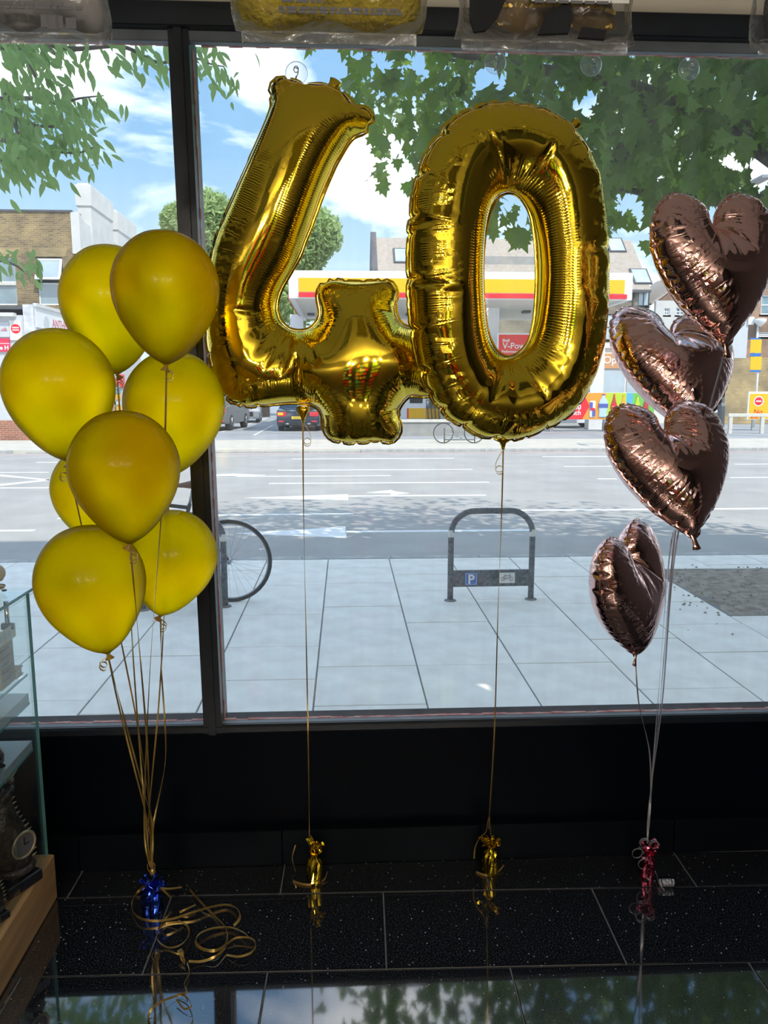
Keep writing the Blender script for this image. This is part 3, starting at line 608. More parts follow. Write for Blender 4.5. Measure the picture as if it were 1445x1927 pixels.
def foil_mesh(name, targets, off, step, cleft=None, **kw):
    tg = [smooth_loop(P, step) for P in targets]; fl = []
    for i, P in enumerate(tg):
        t = np.roll(P, -2, 0)-np.roll(P, 2, 0); t /= np.linalg.norm(t, axis=1)[:, None]; Nn = np.c_[t[:, 1], -t[:, 0]]
        ar = np.sum(P[:, 0]*np.roll(P[:, 1], -1)-np.roll(P[:, 0], -1)*P[:, 1]); sg = (1 if ar > 0 else -1)*(-1 if i else 1)
        of = np.full(len(P), off)
        if cleft is not None: of *= 1-.93*np.exp(-((P-np.array(cleft))**2).sum(1)/.075**2)
        fl.append(lowpass(P+Nn*sg*of[:, None], 1))
    X, T, nb = inflate(fl, step, **kw)
    B = X[:nb][:, [0, 2]]; D = []; o = 0; arc = []
    for P in tg:
        D.append(lowpass(P-B[o:o+len(P)], 3)); o += len(P); arc.append(np.arange(len(P))*step)
    D = np.vstack(D); arc = np.concatenate(arc)
    x = X[:, [0, 2]]; d2 = ((x[:, None, :]-B[None])**2).sum(2)+1e-6; w = 1/d2**1.5; w /= w.sum(1)[:, None]
    dd = w @ D; X = X.copy(); X[:, 0] += dd[:, 0]; X[:, 2] += dd[:, 1]
    near = d2.argmin(1); dist = np.sqrt(d2.min(1)); arcv = arc[near].copy(); o = 0
    for P in tg:                              # continuous arc length along the nearest stretch of seam
        n = len(P); sel = (near >= o) & (near < o+n); k = near[sel]-o; Bp = B[o:o+n]; t = np.roll(Bp, -1, 0)[k]-np.roll(Bp, 1, 0)[k]
        arcv[sel] += np.clip(((x[sel]-Bp[k])*t).sum(1)/(np.linalg.norm(t, axis=1)+1e-9), -step/2, step/2); o += n
    me = bpy.data.meshes.new(name); me.from_pydata(X.tolist(), [], T.tolist()); me.shade_smooth()
    a1 = me.attributes.new('arc', 'FLOAT', 'POINT'); a1.data.foreach_set('value', arcv.astype(np.float32))
    a2 = me.attributes.new('seam', 'FLOAT', 'POINT'); a2.data.foreach_set('value', (np.exp(-((dist-.035)/.022)**2)).astype(np.float32))
    return me, X, nb
def seam_flange(parent, X, nb, loops_n, mat_, w=.006):
    # the welded rim: a thin strip standing off the seam
    b = MB(); o = 0
    for li, n in enumerate(loops_n):
        P = X[o:o+n]; o += n
        t = np.roll(P, -1, 0)-np.roll(P, 1, 0); t /= np.linalg.norm(t, axis=1)[:, None]+1e-9; Nn = np.stack([t[:, 2], t[:, 1]*0, -t[:, 0]], 1)
        ar = np.sum(P[:, 0]*np.roll(P[:, 2], -1)-np.roll(P[:, 0], -1)*P[:, 2]); sg = (1 if ar > 0 else -1)*(-1 if li else 1)
        vs = []; 
        for i in range(n):
            q = P[i]+Nn[i]*sg*w
            vs += [(P[i][0], -.0006, P[i][2]), (q[0], -.0004, q[2]), (q[0], .0004, q[2]), (P[i][0], .0006, P[i][2])]
        fs = []
        for i in range(n):
            j = (i+1) % n
            for k in range(3): fs.append((4*i+k, 4*i+k+1, 4*j+k+1, 4*j+k))
        b.add(vs, fs)
    o_ = b.build('seam_rim', mat_, parent, local=True, smooth=True); return o_
def curl(p0, n=1.6, r=.009, drop=.03, tail=.02, sx=1, w=.005, sub=40):
    pts = []
    for i in range(sub+1):
        f = i/sub; an = 2*math.pi*n*max(0, f-.35)/.65
        if f < .35: pts.append(Vector(p0)+Vector((sx*tail*math.sin(f/.35*math.pi/2), -.002, -drop*(f/.35))))
        else: pts.append(Vector(p0)+Vector((sx*(tail-r+r*math.cos(an)), -.004-(f-.35)*.01, -drop-r*math.sin(an)-(f-.35)*.012)))
    return pts
def number(name, label, outlines, Yb, cpx, yaw, off, step, tailpx, tail_label, ribbon_pts, seed, extra=None, curl_sx=1):
    c = at(*cpx, Yb); k = 1/math.cos(yaw)
    loops = [[((at(x, y, Yb).x-c.x)*k, at(x, y, Yb).z-c.z) for x, y in L] for L in outlines]
    me, X, nb = foil_mesh(name, loops, off, step, seed=seed)
    root = empty(name, at(*tailpx, Yb), label, 'balloon', 'gold number balloons'); me.materials.append(M['gold'])
    film = obj('film', me, root); film.location = c-root.location; film.rotation_euler.z = yaw
    md = film.modifiers.new('smooth', 'SUBSURF'); md.levels = 0; md.render_levels = 1
    seam_flange(film, X, nb, [len(smooth_loop(L, step)) for L in loops], M['gold'])
    tp_ = Vector(root.location)
    tb = MB()                                 # the filler tail, gathered at the tie
    for i in range(5):
        z = -.008-.010*i; wdt = (.016, .017, .012, .006, .004)[i]
        tb.v += [(tp_.x+wdt*math.cos(q*math.pi/4+.2), tp_.y+.006*math.sin(q*math.pi/4), tp_.z+.018+z+.002*math.sin(q*2.6+i)) for q in range(8)]
    for i in range(4):
        for q in range(8): tb.f.append((i*8+q, i*8+(q+1) % 8, i*8+8+(q+1) % 8, i*8+8+q))
    tb.f += [tuple(range(8)), tuple(range(32, 40))]
    tb.build('tail', M['gold'], root, smooth=True)
    rb = MB().ribbon(crom(ribbon_pts, 10), .0035, tw=5, th=.0004); rb.build('ribbon', M['ribbon'], root, smooth=False)
    MB().ribbon(curl(tp_+Vector((0, -.006, -.03)), sx=curl_sx, drop=.045, tail=.02, r=.009), .0045, th=.0003, side=(0, 1, .3)).build('ribbon_curl', M['ribbon'], root)
    return root, film, c
FOUR = [(523,153),(575,158),(631,168),(668,200),(695,229),(655,272),(619,339),(579,442),(559,490),(523,556),(520,593),(539,619),(566,626),(589,618),(601,596),(602,550),(622,533),(670,531),(712,533),(739,543),(744,590),(756,613),(790,620),(812,626),(824,650),(826,690),(820,728),(800,742),(768,746),(750,768),(749,799),(742,822),(712,828),(662,832),(622,821),(609,795),(602,772),(585,759),(560,757),(476,763),(440,756),(413,732),(397,686),(388,636),(389,560),(400,470),(426,398),(473,292),(506,213),(514,176)]
ZO = [(960,197),(1040,210),(1100,260),(1140,350),(1152,515),(1140,660),(1095,760),(1030,806),(955,826),(880,808),(815,755),(778,660),(765,515),(778,360),(825,260),(890,210)]
ZI = [(958,357),(985,372),(1005,420),(1013,515),(1005,620),(985,660),(955,678),(930,660),(912,610),(905,515),(912,430),(930,375)]
wg1 = atz(592, 1660); wg2 = atz(922, 1643); wr = atz(1218, 1650); wb = atz(287, 1716)
number('number_four_balloon', 'gold foil balloon shaped like the digit four', [FOUR], 1.975, (608, 490), math.radians(-3), .036, .0095, (570, 772), None,
       [at(570, 785, 1.97), at(571, 950, 1.985), at(576, 1200, 2.01), at(580, 1400, wg1.y+.005), at(582, 1572, wg1.y)], 1)
number('number_zero_balloon', 'gold foil balloon shaped like the digit zero', [ZO, ZI], 1.865, (960, 515), math.radians(11), .035, .0095, (947, 822), None,
       [at(947, 836, 1.865), at(944, 960, 1.88), at(937, 1150, 1.92), at(930, 1380, wg2.y-.02), at(919, 1560, wg2.y)], 2, curl_sx=-1)
# small tabs on the numbers' rims
f4 = bpy.data.objects['number_four_balloon']; p = at(628, 160, 1.975)
MB().lathe([(.002, -.02), (.016, -.012), (.012, .0), (.015, .012), (.009, .014), (0, .012)], 8, M=Matrix.Translation(p) @ Matrix.Rotation(.5, 4, 'Y') @ Matrix.Diagonal((1, .4, 1, 1))).build('tab', M['gold'], f4, smooth=True)
f0 = bpy.data.objects['number_zero_balloon']; p = at(1080, 236, 1.90)
MB().lathe([(.002, -.02), (.012, -.012), (.010, .0), (.013, .010), (.008, .016), (0, .016)], 8, M=Matrix.Translation(p) @ Matrix.Rotation(.9, 4, 'Y') @ Matrix.Diagonal((1, .4, 1, 1))).build('tab', M['gold'], f0, smooth=True)
# hearts
hp = [(0,-58),(9,-78),(30,-102),(62,-112),(92,-100),(111,-70),(115,-34),(105,4),(83,44),(54,82),(26,108),(9,122),(0,128)]
hp = hp+[(-x, y) for x, y in hp[-2:0:-1]]
HS = .00135
hme, HX, hnb = foil_mesh('heart_film', [[(x*HS, -y*HS) for x, y in hp]], .027, .0062, cleft=(0, 58*HS), iters=450, seed=4, comp=.7)
hme.materials.append(M['rose']); hn = [len(smooth_loop([(x*HS, -y*HS) for x, y in hp], .0062))]
HEARTS = [  # centre px, Y, yaw, roll, tilt, scale, label
    ((1348, 497), 1.66, 15, -4, -10, .97, 'topmost rose gold foil heart balloon, by the right edge'),
    ((1273, 686), 1.95, 14, 6, -33, 1.09, 'second rose gold foil heart down, below the topmost heart'),
    ((1266, 872), 1.66, 12, -3, -26, .95, 'third rose gold foil heart down, the widest in the column'),
    ((1183, 1108), 1.92, 48, -8, -6, 1.05, 'lowest rose gold foil heart balloon, turned nearly edge-on')]
hearts = []; flange_me = None
tie_r = at(1218, 1590, wr.y)
for i, (pc, Y, yw, ro, ti, sc_, lab) in enumerate(HEARTS):
    c = at(*pc, Y); R = Matrix.Rotation(math.radians(yw), 3, 'Z') @ Matrix.Rotation(math.radians(ti), 3, 'X') @ Matrix.Rotation(math.radians(ro), 3, 'Y')
    tip = c+R @ Vector((0, 0, -.172*sc_)); root = empty('heart_balloon', tip, lab, 'balloon', 'rose gold heart balloons')
    film = obj('film', hme, root); film.location = c-tip; film.rotation_euler = R.to_euler(); film.scale = (sc_,)*3
    md = film.modifiers.new('smooth', 'SUBSURF'); md.levels = 0; md.render_levels = 1
    if flange_me is None: fo = seam_flange(film, HX, hnb, hn, M['rose'], .005); flange_me = fo.data
    else: obj('seam_rim', flange_me, film)
    tb = MB(); pr = [(.013, .012), (.011, .0), (.006, -.010), (.008, -.022), (.011, -.034), (.0, -.036)]
    tb.lathe(pr, 8, M=Matrix.Translation(tip) @ R.to_4x4() @ Matrix.Rotation((.0, .3, 0, .6)[i], 4, 'Y') @ Matrix.Diagonal((1, .45, 1, 1))); tb.build('tail', M['rose'], root, smooth=True)
    mid = tip.lerp(tie_r, .5)+Vector((.012*(i-1.2), .0, 0))
    wp = at(1274-5*i, 1015, 1.99) if i < 3 else tip.lerp(tie_r, .25)
    mid = at(1246-4*i, 1320, 1.99) if i < 3 else mid
    MB().ribbon(crom([tip+Vector((0, 0, -.02)), wp, mid, tie_r+Vector((.002*(i-1.5), 0, .12)), tie_r], 10), .0042, tw=3+i, th=.0003).build('ribbon', M['silver'], root)
    hearts.append(root)

# ================================================================== LATEX BALLOONS
PROF = [(0,0),(.13,.02),(.235,.062),(.345,.15),(.44,.28),(.49,.42),(.5,.54),(.478,.69),(.415,.85),(.31,1.01),(.215,1.12),(.125,1.195),(.055,1.235),(.026,1.252)]
PR2 = [(max(0, p.x), p.y) for p in crom([(a, b, 0) for a, b in PROF], 4)]
PR2[0] = (0, 0)
bal_me = MB().lathe([(r*1.0, -z+.54) for r, z in PR2], 48).build('balloon_body_source', M['latex'], smooth=True).data
bpy.data.objects.remove(bpy.data.objects['balloon_body_source'])
neck_me = MB().lathe([(.026, .0), (.030, -.010), (.024, -.022), (.028, -.034), (.060, -.075), (.066, -.085), (.058, -.086), (0, -.05)], 14).build('neck_source', M['knot'], smooth=True).data
bpy.data.objects.remove(bpy.data.objects['neck_source'])
LAT = [  # top px, neck px, Y, width px, label, lean(neck towards camera)
    ((311, 433), (313, 686), 1.64, 201, 'topmost yellow latex balloon, nearest the gold four'),
    ((200, 460), (220, 704), 1.93, 187, 'yellow latex balloon at the upper left, behind the topmost one'),
    ((98, 617), (128, 868), 1.74, 206, 'yellow latex balloon cut by the left picture edge'),
    ((335, 660), (318, 896), 1.95, 188, 'yellow latex balloon in front of the black window post, below the topmost'),
    ((226, 772), (245, 1023), 1.57, 207, 'darkest yellow latex balloon at the centre front of the bunch'),
    ((166, 838), (196, 1030), 1.96, 160, 'mostly hidden yellow latex balloon behind the centre one'),
    ((146, 990), (203, 1229), 1.66, 203, 'lowest yellow latex balloon, at the bottom left of the bunch'),
    ((341, 962), (302, 1158), 1.93, 168, 'lower right yellow latex balloon overlapping the black window post')]
tie_b = at(285, 1632, wb.y)
for i, (tp_, nk, Y, wpx, lab) in enumerate(LAT):
    mid = ((tp_[0]+nk[0])/2, (tp_[1]+nk[1])/2); pw = (at(mid[0]+wpx/2, mid[1], Y)-at(mid[0]-wpx/2, mid[1], Y)).length
    a = at(*tp_, Y); n_ = at(*nk, Y); ax = (a-n_); L = ax.length; ax.normalize()
    q = Vector((0, 0, 1)).rotation_difference(ax).to_matrix()
    root = empty('latex_balloon', n_, lab, 'balloon', 'yellow latex balloons')
    sz = L/1.25; ctr = n_+ax*(1.252-.54)*sz
    body = obj('body', bal_me, root); body.location = ctr-n_; body.rotation_euler = q.to_euler(); body.scale = (pw, pw, sz)
    nkq = q @ Matrix.Rotation((.2, -.5, .1, .3, .5, 0, -.1, .4)[i], 3, 'Y')
    nn = obj('neck', neck_me, root); nn.rotation_euler = nkq.to_euler(); nn.scale = (.16,)*3
    st = n_+Vector((0, 0, -.008))
    midp = st.lerp(tie_b, .55)+Vector((.006*(i-3), .01*(i % 3), 0))
    MB().ribbon(crom([st, st.lerp(tie_b, .2)+Vector((.001*i, 0, 0)), midp, tie_b+Vector((.0035*(i-3.5), .003*(i % 3-1), .13)), tie_b+Vector((.001*(i-3.5), .001*(i % 3), 0))], 10), .0042, tw=4+i*.7, th=.0004).build('ribbon', M['ribbon'], root)
    MB().ribbon(curl(st+Vector((0, -.004, 0)), sx=(1, 1, -1, 1, 1, -1, -1, 1)[i], drop=.012+.004*(i % 3), tail=.016, r=.008, n=1.4), .0045, th=.0003, side=(0, 1, .3)).build('ribbon_curl', M['ribbon'], root)

# ================================================================== BALLOON WEIGHTS
def weight(name, label, base, mt_, h, r, seed, spread=1.0, blob=0, ntas=26):
    rr = random.Random(seed); root = empty(name, base, label, 'balloon weight', 'foil balloon weights on the floor')
    n = 22; vs = []; fs = []; prof = [(.92, 0), (1.0, .06), (.98, .3), (1.02, .46), (.9, .52), (.55, .57), (.42, .62), (.6, .68)]
    for a, z in prof:
        for k in range(n):
            pl = 1+.09*math.sin(k*math.pi)*0+rr.uniform(-.10, .10)*(1 if z > .02 else .3)+.06*(1 if k % 2 else -1)
            an = 2*math.pi*k/n+.15*z; vs.append((base.x+a*r*pl*math.cos(an), base.y+a*r*pl*math.sin(an), base.z+.0005+z*h))
    m = len(prof)
    for i in range(m-1):
        for k in range(n): fs.append((i*n+k, i*n+(k+1) % n, (i+1)*n+(k+1) % n, (i+1)*n+k))
    fs += [tuple(range(n))[::-1], tuple(range((m-1)*n, m*n))]
    MB().add(vs, fs).build('wrapped_body', M[mt_], root)
    ts = MB(); top = base+Vector((0, 0, h*.62))
    for k in range(ntas):
        an = rr.uniform(0, 6.28); ln = h*rr.uniform(.32, .5); ou = r*rr.uniform(.5, 1.5)*spread; c = rr.uniform(.5, 1.2)
        pts = [top+Vector((math.cos(an)*ou*f**.8, math.sin(an)*ou*f**.8, ln*(f-c*.55*f*f*spread))) for f in (0, .2, .4, .6, .8, 1)]
        ts.ribbon(pts, rr.uniform(.008, .014), tw=rr.uniform(-3, 3), th=.0003, side=(-math.sin(an), math.cos(an), .2))
    ts.build('tassel', M[mt_], root)
    for k in range(blob):
        an = k*2.1; p_ = top+Vector((math.cos(an)*r*.7, math.sin(an)*r*.7, h*(.05+.1*k)))
        MB().lathe([(0, -.011), (.008, -.008), (.012, 0), (.009, .008), (0, .011)], 7, M=Matrix.Translation(p_) @ Matrix.Rotation(an, 4, 'X')).build('foil_lobe', M[mt_], root)
    return root
w1 = weight('gold_foil_weight', 'gold foil weight anchoring the digit four ribbon', wg1, 'gold', .135, .021, 1)
w2 = weight('gold_foil_weight', 'gold foil weight with spiky tassel anchoring the digit zero ribbon', wg2, 'gold', .13, .021, 2, spread=1.25)
w3 = weight('wine_red_foil_weight', 'wine red foil weight with silver ribbon curls below the hearts', wr, 'red', .115, .020, 3, spread=.9, blob=4, ntas=10)
w4 = weight('blue_foil_weight', 'dark blue foil weight under the yellow balloon bunch', wb, 'blue', .105, .026, 4, spread=1.2)
def fl(px, py, z=.004): return atz(px, py, z)
def floor_ribbon(px, parent, m='ribbon', w=.006, zs=None, tw=0, side=(0, 0, 1), name='loose_ribbon'):
    P = [atz(x, y, (zs[i] if zs else .004)) for i, (x, y) in enumerate(px)]
    MB().ribbon(crom(P, 9), w, tw=tw, th=.0003, side=side).build(name, M[m], parent)
up_ = (0, .35, 1)
# loops round the two gold weights
floor_ribbon([(551, 1658), (570, 1664), (592, 1664), (610, 1655), (616, 1640)], w1, w=.006, side=up_, zs=[.004, .004, .004, .006, .016])
floor_ribbon([(556, 1640), (550, 1615), (556, 1590)], w1, w=.003, zs=[.006, .03, .07])
floor_ribbon([(896, 1641), (915, 1647), (935, 1642), (948, 1628)], w2, w=.006, side=up_, zs=[.004, .004, .004, .012])
b_ = MB(); P = [at(892, 1616, wg2.y), at(894, 1595, wg2.y), at(903, 1576, wg2.y), at(914, 1566, wg2.y-.005), at(918, 1545, wg2.y), at(921, 1538, wg2.y), at(922, 1560, wg2.y), at(928, 1596, wg2.y-.01)]
b_.ribbon(crom(P, 8), .005, tw=2); b_.build('loose_ribbon', M['ribbon'], w2)
# silver curls on the wine red weight
for cx_, cy_, rx, n_ in ((1214, 1588, .014, 1.6), (1200, 1606, .016, 1.2), (1212, 1626, .017, 1.3), (1232, 1590, .012, 1.4)):
    c = at(cx_, cy_, wr.y-.018)
    pts = [c+Vector((rx*math.cos(2*math.pi*n_*f), -.004+.012*f, rx*math.sin(2*math.pi*n_*f))) for f in [k/30 for k in range(31)]]
    MB().ribbon(pts, .004, th=.0003, side=(0, 1, 0)).build('ribbon_curl', M['silver'], w3)
floor_ribbon([(1208, 1630), (1220, 1655), (1232, 1640), (1240, 1662), (1250, 1676)], w3, m='silver', w=.005, zs=[.03, .02, .015, .01, .004])
c = atz(1251, 1662, .012)
pts = [c+Vector((.004*f, .0, 0))+Vector((-.012+.03*f, .011*math.sin(2*math.pi*4*f), .002+.010*math.cos(2*math.pi*4*f))) for f in [k/50 for k in range(51)]]
MB().ribbon(pts, .006, th=.0003, side=(1, 0, 0)).build('ribbon_curl', M['silver'], w3)
# gold tangle on the floor by the blue weight
T_ = [([(286, 1658), (262, 1676), (250, 1694), (249, 1712), (262, 1727), (290, 1733), (325, 1729), (365, 1716), (405, 1705), (430, 1703), (448, 1712), (451, 1728), (440, 1742)], .007),
      ([(286, 1660), (310, 1672), (342, 1670)], .006), ([(288, 1662), (304, 1672), (322, 1690)], .006),
      ([(338, 1717), (352, 1710), (368, 1703)], .006),
      ([(357, 1674), (378, 1698), (402, 1722), (420, 1740), (428, 1758), (424, 1778), (404, 1789), (380, 1785), (368, 1772), (376, 1757), (402, 1747), (436, 1746), (460, 1756), (470, 1766)], .007),
      ([(340, 1735), (312, 1738), (297, 1752), (297, 1770), (316, 1783), (340, 1778), (355, 1760), (352, 1742), (335, 1733)], .005),
      ([(428, 1776), (444, 1765), (470, 1765), (481, 1777), (473, 1792), (450, 1800), (426, 1797)], .005),
      ([(424, 1784), (405, 1800), (380, 1809), (355, 1809)], .006),
      ([(352, 1812), (356, 1830), (347, 1852), (352, 1866), (338, 1872), (310, 1882), (288, 1896), (279, 1915), (286, 1935)], .005),
      ([(335, 1870), (352, 1877), (360, 1893), (346, 1898), (332, 1880)], .004), ([(362, 1906), (362, 1922), (355, 1935)], .004)]
for k, (px, w_) in enumerate(T_):
    rz = random.Random(k); zs = [.004+.010*abs(math.sin(j*1.1+k)) for j in range(len(px))]
    if k < 3: zs[0] = .075
    if k == 1: zs = [.075, .07, .06]
    if k == 2: zs = [.075, .05, .02]
    floor_ribbon(px, w4, w=w_, zs=zs, tw=.8, side=up_)
kn = atz(344, 1806, .008)
MB().ribbon([kn+Vector((-.012, .02, .012)), kn+Vector((-.005, .008, .014)), kn, kn+Vector((.008, -.012, .002))], .012, tw=1.2).build('ribbon_knot', M['ribbon'], w4)
MB().lathe([(0, -.012), (.007, -.008), (.009, 0), (.006, .009), (0, .012)], 8, M=Matrix.Translation(at(287, 1640, wb.y))).build('ribbon_knot', M['ribbon'], w4, smooth=True)
MB().ribbon([at(285, 1640, wb.y)+Vector((.010*math.sin(f*6.28), 0, .014+.016*-math.cos(f*6.28))) for f in [k/16 for k in range(17)]], .004, side=(0, 1, 0)).build('ribbon_bow', M['ribbon'], w4)

# ================================================================== SUCTION HOOKS ON THE GLASS
for (px, py), lab in (((558, 138), 'clear suction hook on the glass above the gold four'), ((932, 118), 'clear suction hook on the glass above the gold zero'), ((1112, 122), 'middle one of the three clear suction hooks in front of the leaves'), ((1296, 130), 'clear suction hook on the glass furthest right, above the hearts')):
    c = at(px, py, GY-.002); root = empty('suction_hook', c, lab, 'hook', 'clear suction hooks on the window')
    Mx = Matrix.Translation(c) @ Matrix.Rotation(math.pi/2, 4, 'X')
    MB().lathe([(.0285, 0), (.029, .002), (.022, .005), (.010, .010), (.007, .014), (.007, .022), (0, .022)], 28, M=Mx).build('cup', M['clear'], root, smooth=True)
    MB().tube([c+Vector((.029*math.cos(k/28*6.283), -.001, .029*math.sin(k/28*6.283))) for k in range(28)], .0009, 6, closed=True).build('rim', M['clear'], root, smooth=True)
    MB().tube([c+Vector(v) for v in ((0, -.02, .006), (.006, -.021, .002), (.005, -.022, -.008), (0, -.023, -.020), (0, -.030, -.032), (0, -.038, -.030), (0, -.040, -.022))], .0014, 6).build('wire_hook', M['spoke'], root, smooth=True)
    MB().tube([c+Vector((.006*math.cos(k/14*6.283), -.021, .002+.008*math.sin(k/14*6.283))) for k in range(14)], .0012, 6, closed=True).build('wire_ring', M['spoke'], root, smooth=True)

# ================================================================== PACKETS HANGING BEHIND THE HEADER
def pillow(x0, x1, z0, z1, y, d, nx=22, nz=14, seed=0, rag=.0, pw=3.0):
    rr = random.Random(seed); b = MB(); idx = {}
    ph = [rr.uniform(0, 6) for _ in range(6)]
    for s in (-1, 1):
        for i in range(nx+1):
            for j in range(nz+1):
                u = i/nx*2-1; v = j/nz*2-1; hgt = ((1-abs(u)**pw)*(1-abs(v)**pw))**.5
                hgt *= 1+.14*math.sin(5*u+ph[0]+2*v)+.10*math.sin(9*v+ph[1]+3*u)+.06*math.sin(17*u+ph[2])
                x = x0+(x1-x0)*(i/nx)+rag*math.sin(7*v+ph[3])*(u**4)*(1 if u > 0 else -1); z = z0+(z1-z0)*(j/nz)+rag*math.sin(6*u+ph[4])*(v**4)*(1 if v > 0 else -1)
                idx[s, i, j] = len(b.v); b.v.append((x, y+s*d*max(hgt, .02), z))
        for i in range(nx):
            for j in range(nz): b.f.append((idx[s, i, j], idx[s, i+1, j], idx[s, i+1, j+1], idx[s, i, j+1]))
    for i in range(nx):
        for j in (0, nz): b.f.append((idx[-1, i, j], idx[-1, i+1, j], idx[1, i+1, j], idx[1, i, j]))
    for j in range(nz):
        for i in (0, nx): b.f.append((idx[-1, i, j], idx[-1, i, j+1], idx[1, i, j+1], idx[1, i, j]))
    return b
PY = 1.22
rail = tag(MB().cyl((XL+.01, PY, 2.30), (XR-.01, PY, 2.30), .010, 10).build('hanging_rail', M['greybead'], smooth=True), 'thin metal rail hung below the shop ceiling holding the packets', 'rail')
def packet(x0px, x1px, ypx, content, label, cinset, cbot, seed, flange_r=.02):
    a = at(x0px, ypx, PY); c = at(x1px, ypx, PY); z0 = (a.z+c.z)/2; z1 = z0+.34; xa, xb = a.x, c.x; xm = (xa+xb)/2
    root = empty('hanging_packet', (xm, PY, z0), label, 'packet', 'plastic packets hung above the window')
    co = pillow(xa+cinset, xb-cinset, z0+cbot, z1-.02, PY, .034, seed=seed, rag=.008, pw=4).build('folded_cloth', M[content], root, smooth=True)
    pillow(xa, xb, z0, z1, PY, .046, seed=seed, rag=.006, pw=5).build('bag', M['bag'], root, smooth=True)
    MB().box((xa+.01, PY-.003, z0-.010), (xb-.01, PY+.003, z0+.004)).build('seal', M['bag'], root)
    hk = MB().box((xm-.025, PY-.001, z1-.01), (xm+.025, PY+.001, z1+.05)).tube([(xm+.013*math.cos(k/20*6.283), PY, 2.30+.013*math.sin(k/20*6.283)) for k in range(20)], .0015, 6, closed=True)
    hk.cyl((xm, PY, z1+.045), (xm, PY, 2.288), .0015, 6); hk.build('hanger', M['clear'], root)
    return root, xa, xb, z0, z1
def textmesh(s, size, m, parent, org, right, up, ext=.0005, align='LEFT', name='lettering', bold=0):
    cu = bpy.data.curves.new('t', 'FONT'); cu.body = s; cu.size = size; cu.align_x = align; cu.extrude = ext; cu.offset = bold; cu.resolution_u = 3
    o = bpy.data.objects.new('t', cu); COL.objects.link(o); dg = bpy.context.evaluated_depsgraph_get()
    me = bpy.data.meshes.new_from_object(o.evaluated_get(dg)); bpy.data.objects.remove(o); bpy.data.curves.remove(cu)
    r, u = Vector(right).normalized(), Vector(up).normalized(); n = r.cross(u); off = Vector(org)-(wloc(parent) if parent else Vector((0,0,0)))
    me.transform(Matrix(((r.x, u.x, n.x, off.x), (r.y, u.y, n.y, off.y), (r.z, u.z, n.z, off.z), (0, 0, 0, 1))))
    me.materials.clear(); me.materials.append(M[m]); me.name = name
    return obj(name, me, parent)
RX, UZ = (1, 0, 0), (0, 0, 1)
def printrow(parent, org, length, h, seed):
    # a row of print too small to read: one dash per word
    rr = random.Random(seed); b = MB(); x = 0
    while x < length:
        w = rr.uniform(1.2, 4.5)*h; b.box((org.x+x, org.y-.0005, org.z), (org.x+min(x+w, length), org.y+.0005, org.z+h)); x += w+h*.7
    return b.build('small_print', M['print'], parent)
r1, xa, xb, z0, z1 = packet(-60, 204, 68, 'whiteplush', 'grey white packet of folded cloth hanging at the top left corner', .012, .012, 1)
fy = PY-.047
for px, py, s in ((0, 8, .10), (0, 15, .125)): printrow(r1, at(px-20, py, fy), s, .0045, py)
for px, py, w_, h_ in ((84, 40, .010, .016), (100, 42, .016, .018), (112, 42, .010, .016), (134, 44, .014, .014)):
    p = at(px, py, fy+.002); MB().box((p.x-w_/2, p.y-.001, p.z-h_/2), (p.x+w_/2, p.y, p.z+h_/2)).build('printed_symbol', M['print'], r1)
r2, xa, xb, z0, z1 = packet(442, 796, 68, 'plush', 'yellow plush packet hanging at the top above the gold four', .010, .014, 2)
printrow(r2, at(525, 17, fy), .17, .004, 1); printrow(r2, at(530, 4, fy), .06, .004, 2); printrow(r2, at(527, 24, fy), .17, .004, 3)
p = at(523, 53, fy); MB().tube([p+Vector((.009*math.sin(k*2.094), 0, .009*math.cos(k*2.094)-.002)) for k in range(3)], .0012, 5, closed=True).build('printed_symbol', M['print'], r2)
r3, xa, xb, z0, z1 = packet(856, 1192, 84, 'goldcloth', 'gold sequin cloth in a clear packet hanging above the gold zero', .028, .022, 3)
sq = MB(); r_s = random.Random(4); _q = random.Random(3); ph3 = [_q.uniform(0, 6) for _ in range(6)]
for k in range(900):
    u, v = r_s.uniform(-1, 1), r_s.uniform(-1, 1)
    band = (round(v*9)/9)
    x = xa+.028+(xb-xa-.056)*(u*.5+.5)*.98; z = z0+.026+(.30)*(band*.5+.5); hgt = ((1-abs(u)**4)*(1-abs(band)**4))**.5
    y = PY-.034*max(hgt*(1+.14*math.sin(5*u+ph3[0]+2*band)+.10*math.sin(9*band+ph3[1]+3*u)+.06*math.sin(17*u+ph3[2])), .02)-.003; an = r_s.uniform(-.5, .5); q = Matrix.Rotation(an, 3, 'X') @ Matrix.Rotation(r_s.uniform(-.6, .6), 3, 'Z')
    sq.add([Vector((x, y, z))+q @ Vector((.0035*math.cos(t*1.047), 0, .0035*math.sin(t*1.047))) for t in range(6)], [(0, 1, 2, 3, 4, 5)])
tag(sq.build('sequins', M['sequin'], r3, fix=False), kind='stuff')
for P_ in ([(885, -20), (960, -20), (938, 30), (915, 56), (893, 60), (884, 35)], [(1012, 64), (1030, 22), (1066, 4), (1080, 30), (1070, 62)], [(1088, 70), (1096, 50), (1142, 56), (1138, 74)]):
    MB().prism([at(x, y, PY-.045) for x, y in P_], (0, .006, 0)).build('black_panel', M['blackcloth'], r3)
p = at(1000, 0, PY-.046); MB().box((p.x, PY-.0475, p.z-.002), (p.x+.14, PY-.047, p.z+.07)).build('label_card', M['signwhite'], r3)
printrow(r3, at(1006, 5, PY-.049), .11, .004, 5)
r4, xa, xb, z0, z1 = packet(1416, 1640, 90, 'blackcloth', 'clear packet of dark cloth cut by the top right corner', .02, .02, 4)

